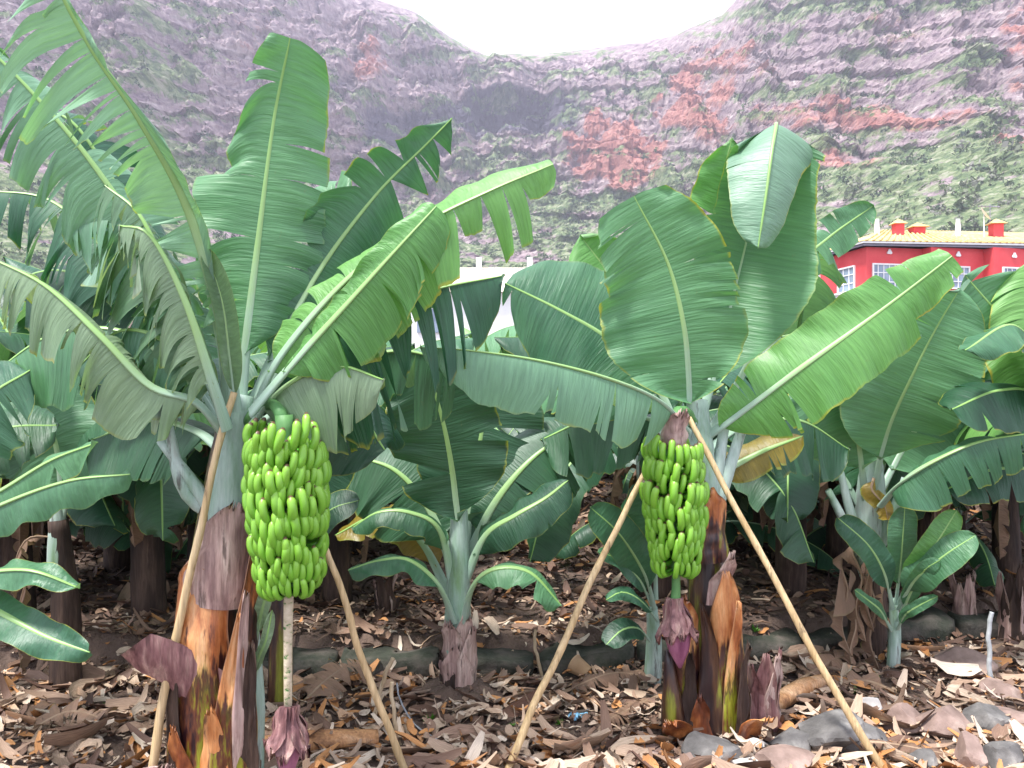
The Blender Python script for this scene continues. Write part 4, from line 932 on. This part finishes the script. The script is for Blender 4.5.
lead('banana_plant',bH,(-2.3,3.35,.95),'banana plant standing just beyond the left picture edge, its leaves reaching in',[
 dict(pts=[(-75,560,3.2),(-40,525,3.1),(10,500,3.0),(70,480,2.95),(130,474,2.95)],w=([(0,20),(1,20)],[(0,30),(.5,34),(1,26)]),n=(.0,-.5,.85),b=.12,fold=(-10,-40),curl=(-20,-30),g=.5,tears=(0,0),hang=(0,0),mat='leaf'),
 dict(pts=[(-75,540,3.3),(-40,510,3.25),(0,490,3.2),(50,460,3.2),(98,442,3.2)],w=([(0,20),(1,14)],[(0,34),(.6,34),(1,26)]),n=(.0,-.55,.8),b=.12,fold=(-10,-35),curl=(-20,-20),g=.4,tears=(0,1),hang=(0,.1),mat='leaf'),
 dict(pts=[(-75,560,3.3),(-50,575,3.1),(-20,572,3.0),(30,570,2.95),(80,588,2.95)],w=(16,18),n=(0,-.5,.85),b=.12,fold=(-5,-30),g=.3,tears=(0,0),hang=(0,0),mat='leaf'),
 dict(pts=[(-75,580,3.2),(-40,590,3.1),(0,612,3.0),(45,636,2.95),(90,652,2.9)],w=([(0,20),(1,16)],[(0,24),(1,20)]),n=(.1,-.75,.65),b=.12,fold=(10,-10),g=.1,tears=(0,0),hang=(0,0),mat='leaf'),
 dict(pts=[(-75,540,3.3),(-50,460,3.3),(-15,400,3.3),(30,370,3.3)],w=(50,60),n=(0,-.9,.5),b=.12,fold=(0,-15),g=.3,tears=(1,3),hang=(.2,.2),mat='leaf'),
 dict(pts=[(-75,540,3.4),(-60,440,3.5),(-40,350,3.5),(-12,240,3.5)],w=(40,26),n=(0,-1,.3),b=.12,g=.2,mat='leaf_young'),
 dict(pts=[(-72,540,3.3),(-50,470,3.6),(0,430,3.7),(60,425,3.8)],w=(50,55),n=(0,-.8,.6),b=.12,g=.4,mat='leaf_dark'),
 ],.09,seed=220,dead=0)
# right edge plant
bI=on(P(1075,700,4.6).x,4.6)
lead('banana_plant',bI,P(1070,480,4.6),'banana plant just beyond the right picture edge, leaves crossing into view',[
 dict(pts=[(1070,480,4.6),(1050,400,4.5),(1010,330,4.4),(965,275,4.35)],w=(58,58),n=(-.2,-1,.2),g=.2,b=.2,mat='leaf'),
 dict(pts=[(1070,480,4.5),(1060,420,4.4),(1035,360,4.3),(1030,260,4.3)],w=(50,50),n=(-.2,-1,.2),g=.2,b=.2,mat='leaf_young'),
 dict(pts=[(1070,480,4.5),(1040,400,4.3),(1000,390,4.2),(950,410,4.15)],w=(50,50),n=(0,-.7,.7),g=.4,b=.15,mat='leaf_dark',fold=(-20,-20)),
 dict(pts=[(1070,480,4.4),(1050,380,4.2),(1015,325,4.1),(965,350,4.0)],w=(34,30),n=(0,-.6,.8),g=.3,b=.15,mat='leaf',fold=(-15,-25)),
 dict(pts=[(1070,490,4.5),(1035,470,4.3),(990,470,4.3),(945,490,4.3)],w=(36,36),n=(0,-.6,.8),g=.4,b=.15,mat='leaf_dark',fold=(-20,-20)),
 ],.085,seed=240,dead=3)

# ================================================================ prototypes for the rows behind
def proto(seed,h,nl,mats):
    rn=random.Random(seed)
    t=empty('banana_plant',(0,0,0),'x','banana plant','banana plants')
    top=V((rn.uniform(-.06,.06),rn.uniform(-.06,.06),h))
    stem(t,[V((0,0,-.06)),top*.5+V((.02,0,0)),top],[.10,.095,.085,.06],'stem_brown',seed=seed,seg=12)
    stem(t,[top*.75,top,top+V((0,0,.15))],[.075,.065,.03],'stem_pale',name='leaf_base_cluster',seed=seed+1,seg=10)
    for i in range(nl):
        a=i*2.4+rn.uniform(-.3,.3); el=math.radians([78,66,58,50,42,34,26,18,62][i%9]+rn.uniform(-6,6)); L=rn.uniform(1.15,1.5)
        d=V((math.cos(a),math.sin(a),0)); pts=[top+V((0,0,-.05*i/nl))]; cur=pts[0].copy(); e=el
        for s in range(4):
            cur=cur+(d*math.cos(e)+V((0,0,math.sin(e))))*L/4; pts.append(cur.copy()); e-=rn.uniform(.22,.42)
        w=rn.uniform(.21,.28)
        leaf(t,pts=pts,w=(w,w),px=False,n=[V((0,0,1))-d*.4]*5 if el<1.2 else [-d]*5,b=.16,fold=(rn.uniform(-25,5),rn.uniform(-25,5)),curl=(-30,-30),g=.45,tears=(rn.randint(2,8),rn.randint(2,8)),hang=(.5,.5),td=.35,gap=.15,seed=seed+10+i,mat=rn.choice(mats),r=.018,cols=5,step=.04)
    for i in range(4):
        a=i*1.6+rn.uniform(-.3,.3); d=V((math.cos(a),math.sin(a),0)); q=top-V((0,0,.1))
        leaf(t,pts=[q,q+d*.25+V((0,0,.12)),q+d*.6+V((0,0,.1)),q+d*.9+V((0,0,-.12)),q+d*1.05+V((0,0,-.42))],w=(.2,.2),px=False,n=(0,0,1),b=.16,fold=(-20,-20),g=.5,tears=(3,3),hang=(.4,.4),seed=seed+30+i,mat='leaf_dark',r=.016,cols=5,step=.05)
    for i in range(6):
        a=rn.uniform(0,6.28); q=top*rn.uniform(.7,1.0); dx,dy=math.cos(a),math.sin(a); L=rn.uniform(.35,.7)
        leaf(t,pts=[q,q+V((dx*.16,dy*.16,.02)),q+V((dx*.22,dy*.22,-L*.5)),q+V((dx*.19,dy*.19,-L))],w=(.08,.08),px=False,n=(dx,dy,.2),b=.1,fold=(-40,-40),g=.3,tears=(5,5),hang=(.5,.5),gap=.35,seed=seed+60+i,mat='leaf_dead',rib='rib_dead',r=.008,name='dead_leaf',cols=4,step=.05)
    return t
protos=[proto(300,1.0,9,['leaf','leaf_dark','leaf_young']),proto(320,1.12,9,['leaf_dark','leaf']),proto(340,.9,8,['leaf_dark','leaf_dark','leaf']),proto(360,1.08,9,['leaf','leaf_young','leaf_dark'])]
bunch(protos[1],V((.24,-.22,1.15)),V((.26,-.22,.72)),.105,6,9,0,13)
def young(seed):
    rn=random.Random(seed); t=empty('young_banana_plant',(0,0,0),'x','young banana plant','young banana plants in the shade')
    top=V((0,0,.42)); stem(t,[V((0,0,-.05)),top*.5,top],[.06,.055,.035],'stem_brown',seed=seed,seg=10)
    for i in range(7):
        a=i*2.4+rn.uniform(-.3,.3); e=math.radians([80,66,50,40,28,15,5][i]); L=rn.uniform(.7,1.0); d=V((math.cos(a),math.sin(a),0)); pts=[top-V((0,0,.03*i))]; cur=pts[0].copy()
        for k in range(4): cur=cur+(d*math.cos(e)+V((0,0,math.sin(e))))*L/4; pts.append(cur.copy()); e-=rn.uniform(.2,.4)
        leaf(t,pts=pts,w=(.15,.15),px=False,n=V((0,0,1))-d*.4,b=.16,fold=(-10,-10),curl=(-30,-30),g=.4,tears=(2,2),hang=(.4,.4),seed=seed+i,mat='leaf_dark',r=.012,cols=5,step=.05)
    return t
youngs=[young(700),young(720)]
def copy_tree(o,parent=None):
    c=o.copy(); col.objects.link(c)
    if parent is not None: c.parent=parent
    for ch in TREE[o.name]: copy_tree(ch,c)
    return c
TREE={o.name:[] for o in bpy.data.objects}
for o in bpy.data.objects:
    if o.parent: TREE[o.parent.name].append(o)
used=[0]*4
def place(k,x,y,rz,sc,label):
    p=protos[k]
    o=p if not used[k] else copy_tree(p)
    used[k]=1; o.location=on(x,y); o.rotation_euler=(0,0,rz); o.scale=(sc,sc,sc); o['label']=label; return o
rn=random.Random(77)
NEAR=[(118,6.3,0,'dark stemmed banana plant second from the left edge'),(28,5.6,2,'small shaded banana plant at the far left behind the nearest edge stem'),
 (300,6.4,3,'banana plant in deep shade behind the left banana bunch'),(425,7.0,0,'shaded banana plant directly behind the young central plant'),
 (575,9.2,1,'distant plant in the central gap with a small dark green bunch'),(690,7.2,2,'shaded banana plant behind the right fruiting plant'),
 (785,6.6,3,'dark leaning banana stem seen right of the right fruiting plant'),(742,8.0,0,'banana plant in shade between the right cane and the fruiting stem'),
 (838,6.2,1,'banana plant with dark stem just left of the brown skirted plant'),(935,6.6,3,'banana plant in shade right of the small right sucker'),
 (1008,5.9,0,'brown stemmed banana plant near the right picture edge'),(360,8.2,2,'banana plant in shade left of the young central plant'),(505,10.5,0,'far banana plant left of the central gap'),(200,5.9,1,'shaded banana plant behind the left fruiting stem'),
 (150,5.0,1,'banana plant in shade immediately behind the left fruiting plant'),(338,5.3,0,'banana plant whose leaves hang between the left bunch and the central plant'),(655,5.3,2,'banana plant close behind the right banana bunch'),(790,5.5,1,'banana plant close behind the right cane'),(925,5.7,0,'banana plant close behind the small right sucker'),(20,4.9,3,'banana plant in shade behind the nearest left edge stem'),
 (640,9.6,3,'far banana plant right of the central gap')]
for (px,d,k,l) in NEAR: 
    o=place(k,(px-512)/F*d,d,rn.uniform(0,6.28) if k!=1 or px!=575 else 0.6,rn.uniform(.92,1.08),l)
y=8.0
FAR='banana plant in the dim far rows behind the front plants'
while y<26:
    hw=y*.66; x=-hw+rn.uniform(0,1.6)
    while x<hw:
        px=512+x/y*F
        if not(y<11 and 480<px<650):
            o=place(rn.randrange(4) if rn.random()>.0 else 1,x+rn.uniform(-.3,.3),y+rn.uniform(-.4,.4),rn.uniform(0,6.28),rn.uniform(.9,1.15),FAR)
            o['group']='banana plants in the far rows'
        x+=rn.uniform(1.15,1.7)*(1+max(0,y-14)*.04)
    y+=1.9 if y<16 else 3.0

yused=[0,0]; yl=[(60,5.6),(160,6.6),(240,7.4),(300,5.9),(360,6.8),(410,8.4),(90,8),(0,7),(700,6.4),(760,7.0),(820,7.6),(860,6.6),(960,6.2),(1020,7.2),(900,8.2),(660,8.4),(180,9),(320,9.2),(740,9.4),(980,9.5),(450,9.5)]
names=['nearest the left edge','just behind the left fruiting plant']
for i,(px,d) in enumerate(yl):
    k=i%2; o=youngs[k] if not yused[k] else copy_tree(youngs[k]); yused[k]=1
    o.location=on((px-512)/F*d,d); o.rotation_euler=(0,0,rn.uniform(0,6.28)); q=rn.uniform(.9,1.3); o.scale=(q,q,q)
    o['label']='low young banana plant in deep shade under the rows behind the fruiting plants'
# ================================================================ stumps, fallen stems, dead leaf, weeds
def tagged_tube(name,pts,rad,mat,label,cat,seed,grp=None,jag=.06,seg=16,flat=1):
    mb=MB(); tube(mb,pts,rad,seg,None,flat=flat,cap=True,jag=jag,rnd=random.Random(seed)); return tag(mb.build(name,M[mat],org=V(pts[0])),label,cat,grp)
def stump(px,py,htpx,r,mat,label,seed,shells=5,tilt=0):
    b=gp(px,py); t=empty('stem_stump',b,label,'stump','cut banana stem stumps'); h=htpx/F*b.y
    stem(t,[b-V((0,0,.03)),b+V((tilt*.5,0,h*.45)),b+V((tilt,0,h*.75))],[r,r*.85,r*.6],'stem_brown',name='core',seed=seed)
    rn=random.Random(seed)
    for i in range(shells):
        a=-2.9+i*(2.8/max(1,shells-1)); hh=h*rn.uniform(.75,1.05)
        sheath(t,[b-V((0,0,.02)),b+V((tilt*.5,0,hh*.5)),b+V((tilt,0,hh))],[r*1.15,r*1.0,r*.9],a,1.5,mat if i%3 else 'sheath_pale',seed+i,.03,tip=.5)
stump(758,722,72,.085,'sheath_purple','tall purplish cut stem stump right of the right fruiting plant',401)
stump(965,634,66,.055,'sheath_pale','pale grey cut stump upright right of the small sucker',402,tilt=-.02)
stump(1012,640,80,.07,'stem_brown','dark brown stump close to the right picture edge',403)
stump(243,765,60,.05,'sheath_purple','short dark stump at the foot of the left fruiting stem',404,4)
stump(385,612,40,.05,'stem_brown','small dark stump in shade left of the young central plant',405,4)
a=gp(218,762); b=gp(378,748)
tagged_tube('fallen_stem',[a+V((0,0,.02)),a.lerp(b,.5)+V((0,0,.05)),b+V((0,0,.045))],[.05,.055,.05,.035],'log','orange brown fallen stem lying behind the left hanging bud','fallen stem',411,'fallen banana stems',flat=.7)
a=gp(772,712); b=gp(828,688)
tagged_tube('fallen_stem',[a+V((0,0,.03)),a.lerp(b,.5)+V((0,0,.05)),b+V((0,0,.04))],[.04,.045,.03],'log','short orange fallen stem right of the purplish stump','fallen stem',412,'fallen banana stems')
a=gp(525,548); b=gp(640,540)
tagged_tube('fallen_stem',[a+V((0,0,.03)),a.lerp(b,.5)+V((0,0,.06)),b+V((0,0,.04))],[.06,.07,.05],'log','fallen stem lying across the far central gap','fallen stem',413,'fallen banana stems')
def fallen(pts,w,label,seed,mat='leaf_dead',tears=(8,9),n=(0,-.5,1)):
    q=[P(*p) for p in pts]; q=[V((p.x,p.y,gz(p.x,p.y)+z)) for p,z in zip([gp(a,b) for a,b,_ in pts],[c for _,_,c in pts])]
    t=empty('dead_leaf',q[0],label,'dead leaf','dry leaves lying on the ground')
    leaf(t,pts=q,w=w,px=False,n=n,b=.1,fold=(15,15),curl=(-40,-40),g=.15,tears=tears,hang=(.25,.25),gap=.5,td=.2,seed=seed,mat=mat,rib='rib_dead',r=.01,name='blade')
fallen([(300,712,.03),(325,700,.09),(350,690,.12),(372,682,.07)],(.13,.13),'pale fan shaped dry leaf with split fingers by the left slanting cane',421)
fallen([(790,690,.02),(840,668,.06),(885,655,.05)],(.07,.07),'long dry leaf lying near the brown skirted stem',422)
fallen([(830,755,.04),(880,762,.08),(960,764,.03)],(.035,.035),'narrow pale dry leaf strip in the right foreground',423)
fallen([(90,690,.03),(150,680,.06),(190,690,.04)],(.08,.08),'brown dry leaf left of the left fruiting stem',424)
fallen([(560,700,.03),(610,690,.08),(650,685,.04)],(.07,.07),'curled dry leaf between the slanting cane and the purple bud',425)
fallen([(20,745,.03),(70,730,.08),(120,735,.04)],(.08,.09),'dry leaf in the bottom left corner',426)
fallen([(660,700,.02),(640,715,.05),(600,735,.05)],(.06,.05),'pale dry leaf below the purple bud',427)
fallen([(900,700,.03),(860,690,.05),(810,700,.03)],(.05,.06),'dry leaf just above the slanting cane foot',428)
def weed(px,py,sz,label,seed):
    c=gp(px,py); rn=random.Random(seed); mb=MB(); s=sz/F*c.y
    for k in range(26):
        a=rn.uniform(0,6.28); e=rn.uniform(.3,1.3); L=s*rn.uniform(.4,1); d=V((math.cos(a)*math.cos(e),math.sin(a)*math.cos(e),math.sin(e)))
        side=V((-math.sin(a),math.cos(a),0))*L*.22; q=c+d*L*.4
        mb.add([c,q-side,q+d*L*.6,q+side],[(0,1,2,3)])
    tag(mb.build('weed',M['weed'],org=c,smooth=False),label,'weed','small green weeds')
for i,(a,b,s,l) in enumerate([(432,722,14,'little weed tuft on the soil mound, left side'),(510,728,9,'tiny weed right of the soil mound'),(945,728,12,'weed tuft between the reddish rock and the cane'),(968,730,12,'weed tuft right of the reddish rock'),(856,694,9,'tiny weed left of the dry leaves near the cane'),(873,680,10,'small weed at the foot of the brown skirted stem'),(560,725,8,'tiny weed beside the blue plastic scrap'),(110,712,12,'weed in the litter left of the left fruiting stem'),(930,758,12,'weed tuft at the bottom right edge'),(755,634,10,'small weed on the terrace behind the right cane'),(612,655,26,'leafy dark weed clump left of the right bud')]): weed(a,b,s,l,500+i)

# ================================================================ buildings
def house():
    m=NT('render_red'); n=m.noise(m.coord('Object'),.8,5); m.bump(m.noise(m.coord('Object'),20,3),.1,.01)
    red=m.fin(m.ramp(n,[(.3,(.58,.055,.065)),(.7,(.70,.10,.105))]),.75,.3)
    white=simple('paint_white',[(.3,(.72,.72,.72)),(.7,(.82,.82,.80))],3,rough=.5,bump=.05)
    grey=simple('eave_grey',[(.3,(.20,.19,.24)),(.7,(.28,.27,.32))],3)
    tile=simple('roof_tile',[(.3,(.46,.31,.12)),(.5,(.60,.44,.18)),(.7,(.68,.56,.32))],2.5,(1,1,1),bump=.4)
    m=NT('glass_pane'); glass=m.fin(m.ramp(m.noise(m.coord('Object'),1.2,2),[(.3,(.10,.14,.20)),(.7,(.30,.38,.48))]),.08,.8)
    z0=1.0; z1=8.1
    # plan: left wall, then stepped front
    fp=[(15.6,46.5),(16.7,40.2),(19.6,40.8),(19.75,40.2),(22.6,40.9),(22.75,40.3),(25.4,41.0),(25.55,40.4),(31,41.7),(31,50),(15.6,50)]
    H=empty('house',(20,43,z0),'red two storey house with yellow tiled roof above the banana leaves','house')
    def wallpoly(mb,pts,za,zb,top=False):
        n=len(pts); vs=[(x,y,za) for x,y in pts]+[(x,y,zb) for x,y in pts]
        fs=[(i,(i+1)%n,(i+1)%n+n,i+n) for i in range(n)]+[tuple(range(n,2*n))]
        mb.add(vs,fs)
    mb=MB(); wallpoly(mb,fp,z0,z1-.14); mb.build('wall',red,H,smooth=False)
    cx=sum(p[0] for p in fp)/len(fp); cy=sum(p[1] for p in fp)/len(fp)
    def grow(pts,k): return [(x+(k if x>cx else -k)*(.6),y+(k if y>44 else -k)) for x,y in pts]
    out=[(15.3,46.6),(16.42,39.85),(31.4,41.3),(31.4,50.4),(15.3,50.4)]
    mb=MB(); wallpoly(mb,out,z1-.135,z1-.03); mb.build('cornice',grey,H,smooth=False)
    mb=MB(); wallpoly(mb,[(x,y) for x,y in grow(out,.12)],z1-.027,z1+.06); mb.build('eave_board',white,H,smooth=False)
    # hipped roof
    o2=grow(out,.16); zr=z1+.075
    rid=[(19.5,45),(28,46)]
    mb=MB(); vs=[(x,y,zr) for x,y in o2]+[(rid[0][0],rid[0][1],z1+1.5),(rid[1][0],rid[1][1],z1+1.5)]
    mb.add(vs,[(0,1,5),(1,2,6,5),(2,3,6),(3,4,5,6),(4,0,5)]); rf=mb.build('roof',tile,H,smooth=False)
    # pan tile rolls
    mb=MB()
    for i in range(46):
        t=(i+.5)/46; a=V(vs[1]).lerp(V(vs[2]),t); b=V(vs[5]).lerp(V(vs[6]),t); a.z+=.02;b.z+=.02
        tube(mb,[a,a.lerp(b,.5),b],[.055,.055],6,4)
    mb.build('roof_tiles',tile,rf)
    def chim(px,d,zb,w,h):
        x=(px-512)/F*d; c=MB(); box(c,x-w/2,x+w/2,d-w/2,d+w/2,zb-.5,zb+h); o=c.build('chimney',red,rf,smooth=False)
        c=MB(); k=w*.78; 
        c.add([(x-k,d-k,zb+h+.002),(x+k,d-k,zb+h+.002),(x+k,d+k,zb+h+.002),(x-k,d+k,zb+h+.002),(x,d,zb+h+.28)],[(0,1,4),(1,2,4),(2,3,4),(3,0,4),(0,3,2,1)]); 
        c.build('chimney_cap',tile,rf,smooth=False)
    chim(898,43,z1+1.0,.45,.45); chim(917,44,z1+1.15,.6,.3); chim(996,43,z1+.9,.5,.55); chim(822,48,z1+.3,.9,.3)
    for px in (877,958):
        x=(px-512)/F*43; c=MB(); tube(c,[(x,43,z1+.6),(x,43,z1+1.2),(x,43,z1+1.7)],[.13,.14,.10],8); c.build('vent_pipe',white,rf)
    # dish and antenna
    c=MB(); n=16; R=Matrix.Rotation(.9,3,'Y')@Matrix.Rotation(.5,3,'X'); ce=V(((984-512)/F*42.8,42.8,z1+1.9)); vs=[ce]
    for i in (1,2,3):
        for j in range(n): a=j/n*6.283; r=.42*i/3; vs.append(ce+R@V((r*math.cos(a),r*math.sin(a),r*r*.6)))
    fs=[(0,1+j,1+(j+1)%n) for j in range(n)]+[(1+i*n+j,1+i*n+(j+1)%n,1+(i+1)*n+(j+1)%n,1+(i+1)*n+j) for i in range(2) for j in range(n)]
    c.add(vs,fs); tube(c,[ce,ce-V((0,0,.7)),ce-V((0,0,1.4))],[.03,.03],6); c.build('satellite_dish',white,H)
    c=MB(); x=(990-512)/F*43.2; tube(c,[(x,43.2,z1+.6),(x,43.2,z1+1.6),(x,43.2,z1+2.5)],[.025,.025],6)
    for k in range(6): tube(c,[(x-.5+k*.18,43.0,z1+2.4-k*.02),(x-.5+k*.18,43.2,z1+2.4),(x-.5+k*.18,43.4,z1+2.4)],[.02,.02],5,4)
    tube(c,[(x-.6,43.2,z1+2.4),(x,43.2,z1+2.38),(x+.5,43.2,z1+2.35)],[.02,.02],5,4); c.build('antenna',grey,H)
    # windows on wall segments
    def win(A,B,t,w,zc,h,cols,rows,panel=0,emblem=False):
        A=V((*A,0));B=V((*B,0)); u=(B-A).normalized(); nrm=V((u.y,-u.x,0)); c=A.lerp(B,t)
        def bx(mb,u0,u1,za,zb,d0,d1):
            vs=[c+u*a+nrm*dd+V((0,0,z)) for z in (za,zb) for a,dd in ((u0,d0),(u1,d0),(u1,d1),(u0,d1))]
            mb.add(vs,[(0,3,2,1),(4,5,6,7),(0,1,5,4),(1,2,6,5),(2,3,7,6),(3,0,4,7)])
        f=MB(); f_=.07
        bx(f,-w/2,w/2,zc+h/2-f_,zc+h/2,.003,.08); bx(f,-w/2,w/2,zc-h/2,zc-h/2+f_,.003,.08)
        bx(f,-w/2,-w/2+f_,zc-h/2+f_+.002,zc+h/2-f_-.002,.003,.08); bx(f,w/2-f_,w/2,zc-h/2+f_+.002,zc+h/2-f_-.002,.003,.08)
        for i in range(1,cols): x=-w/2+w*i/cols; bx(f,x-.02,x+.02,zc-h/2+f_,zc+h/2-f_,.026,.05)
        for i in range(1,rows): z=zc-h/2+h*i/rows; bx(f,-w/2+f_,w/2-f_,z-.02,z+.02,.028,.053)
        o=f.build('window',white,H,smooth=False)
        g_=MB(); bx(g_,-w/2+f_+.002,w/2-f_-.002,zc-h/2+f_+.002,zc+h/2-f_-.002,.008,.022); g_.build('pane',glass,o,smooth=False)
        if panel:
            g_=MB(); 
            bx(g_,-w/2-.15,w/2+.15,zc-h/2-panel,zc-h/2-panel+.12,.004,.4); bx(g_,-w/2-.15,w/2+.15,zc-h/2-.1,zc-h/2-.01,.004,.4)
            for i in range(int(w/.16)+2): x=-w/2-.1+i*.16; bx(g_,x-.045,x+.045,zc-h/2-panel+.122,zc-h/2-.102,.28,.36)
            bx(g_,-w/2-.1,w/2+.1,zc-h/2-panel+.122,zc-h/2-.102,.22,.26)
            g_.build('balustrade',white,o,smooth=False)
        if emblem:
            g_=MB(); q=c+nrm*.03+V((0,0,zc+h/2+.55)); vs=[]
            for dd in (0,.05):
                for j in range(14): a=j/14*6.283; r=.12*(1+.25*math.cos(3*a+1.57)); vs.append(q+nrm*dd+u*r*math.cos(a)+V((0,0,r*math.sin(a))))
            g_.add(vs,[tuple(range(14,28)),tuple(range(14))[::-1]]+[(j,(j+1)%14,14+(j+1)%14,14+j) for j in range(14)]); g_.build('wall_ornament',white,H,smooth=False)
    for zc in (6.55,3.5):
        win(fp[0],fp[1],.25,1.4,zc,1.2,4,3); win(fp[0],fp[1],.74,1.5,zc+.05,1.25,3,3,.75)
        win(fp[1],fp[2],.40,1.8,zc+.0,1.3,6,3,.9,True); win(fp[3],fp[4],.5,1.3,zc,1.1,4,3,0,True); win(fp[5],fp[6],.42,1.35,zc,1.0,5,3,.0,True); win(fp[7],fp[8],.4,1.4,zc,1.1,4,3,.0,True)
house()
def shed():
    white=bpy.data.materials['paint_white']; tile=simple('roof_pale_tile',[(.3,(.55,.45,.36)),(.7,(.74,.66,.56))],3,(1,1,1),bump=.3)
    zt=CAMZ+(384-290)/F*36
    S=empty('farm_building',(0,38,1),'low white farm building with pale roof glimpsed between the leaves','building')
    mb=MB(); box(mb,-4.3,2.0,36,42,.8,zt-.1); mb.build('wall',white,S,smooth=False)
    mb=MB(); x0,x1=-4.5,2.2; mb.add([(x0,35.7,zt-.1),(x1,35.7,zt-.1),(x1,42.3,zt-.1),(x0,42.3,zt-.1),(x0,39,zt+1.35),(x1,39,zt+1.35)],[(0,1,5,4),(2,3,4,5),(0,4,3),(1,2,5),(0,3,2,1)]); rf=mb.build('roof',tile,S,smooth=False)
    for x in (-1.5,.8):
        mb=MB(); box(mb,x-.12,x+.12,38.5,38.75,zt+.9,zt+1.75); mb.build('vent_pipe',white,rf,smooth=False)
    for x in (-3.5,):
        mb=MB(); box(mb,x-.5,x+.5,35.93,35.997,zt-1.8,zt-.8); mb.build('window',bpy.data.materials['glass_pane'],S,smooth=False)
shed()

# ================================================================ haze
def haze():
    mb=MB(); box(mb,-1700,1700,-30,1250,-9,620)
    m=bpy.data.materials.new('haze_air'); m.use_nodes=True; t=m.node_tree; t.nodes.clear()
    o=t.nodes.new('ShaderNodeOutputMaterial'); v=t.nodes.new('ShaderNodeVolumePrincipled')
    v.inputs['Color'].default_value=(.84,.84,1,1); v.inputs['Density'].default_value=HAZE; v.inputs['Anisotropy'].default_value=.2
    t.links.new(v.outputs[0],o.inputs['Volume'])
    ob=mb.build('haze',m,smooth=False); tag(ob,'thin bluish air haze over the valley','haze',kind='stuff')
HAZE=.00045
haze()

# ================================================================ camera, light, world
cam=bpy.data.cameras.new('camera'); co=bpy.data.objects.new('camera',cam); col.objects.link(co)
co.location=(0,0,CAMZ); co.rotation_euler=(math.radians(90),0,0); cam.lens=30; cam.sensor_width=36; cam.clip_end=6000; cam.clip_start=.05
scene.camera=co
EL,AZ=66,235   # sun behind the viewer to the left, high
w=bpy.data.worlds.new('World'); scene.world=w; w.use_nodes=True; t=w.node_tree
bg=t.nodes['Background']; sky=t.nodes.new('ShaderNodeTexSky'); sky.sky_type='NISHITA'; sky.sun_disc=False
sky.sun_elevation=math.radians(EL); sky.sun_rotation=math.radians(AZ); sky.dust_density=4; sky.air_density=1; sky.altitude=100
# overcast: the blue is greyed by a bright cloud sheet
tc=t.nodes.new('ShaderNodeTexCoord'); nz=t.nodes.new('ShaderNodeTexNoise'); nz.inputs['Scale'].default_value=2.2; nz.inputs['Detail'].default_value=5
t.links.new(tc.outputs['Generated'],nz.inputs['Vector'])
rp=t.nodes.new('ShaderNodeValToRGB'); rp.color_ramp.elements[0].position=.2; rp.color_ramp.elements[0].color=(.55,.55,.55,1); rp.color_ramp.elements[1].position=.6; rp.color_ramp.elements[1].color=(.95,.95,.95,1)
t.links.new(nz.outputs['Fac'],rp.inputs[0])
mx=t.nodes.new('ShaderNodeMix'); mx.data_type='RGBA'; mx.inputs[7].default_value=(7.5,7.8,9.2,1)
t.links.new(rp.outputs[0],mx.inputs[0]); t.links.new(sky.outputs[0],mx.inputs[6]); t.links.new(mx.outputs[2],bg.inputs[0]); bg.inputs[1].default_value=.10
sl=bpy.data.lights.new('sun','SUN'); sl.energy=3.1; sl.angle=math.radians(9); sl.color=(1,.975,.94)
so=bpy.data.objects.new('sun',sl); col.objects.link(so)
az=math.radians(AZ); el=math.radians(EL); d=V((math.sin(az)*math.cos(el),math.cos(az)*math.cos(el),math.sin(el)))
so.rotation_euler=d.to_track_quat('Z','Y').to_euler()
scene.view_settings.view_transform='Standard'; scene.view_settings.look='None'; scene.view_settings.exposure=1.38; scene.view_settings.gamma=1
scene.cycles.use_denoising=True
scene.cycles.max_bounces=8; scene.cycles.transmission_bounces=4; scene.cycles.volume_bounces=0
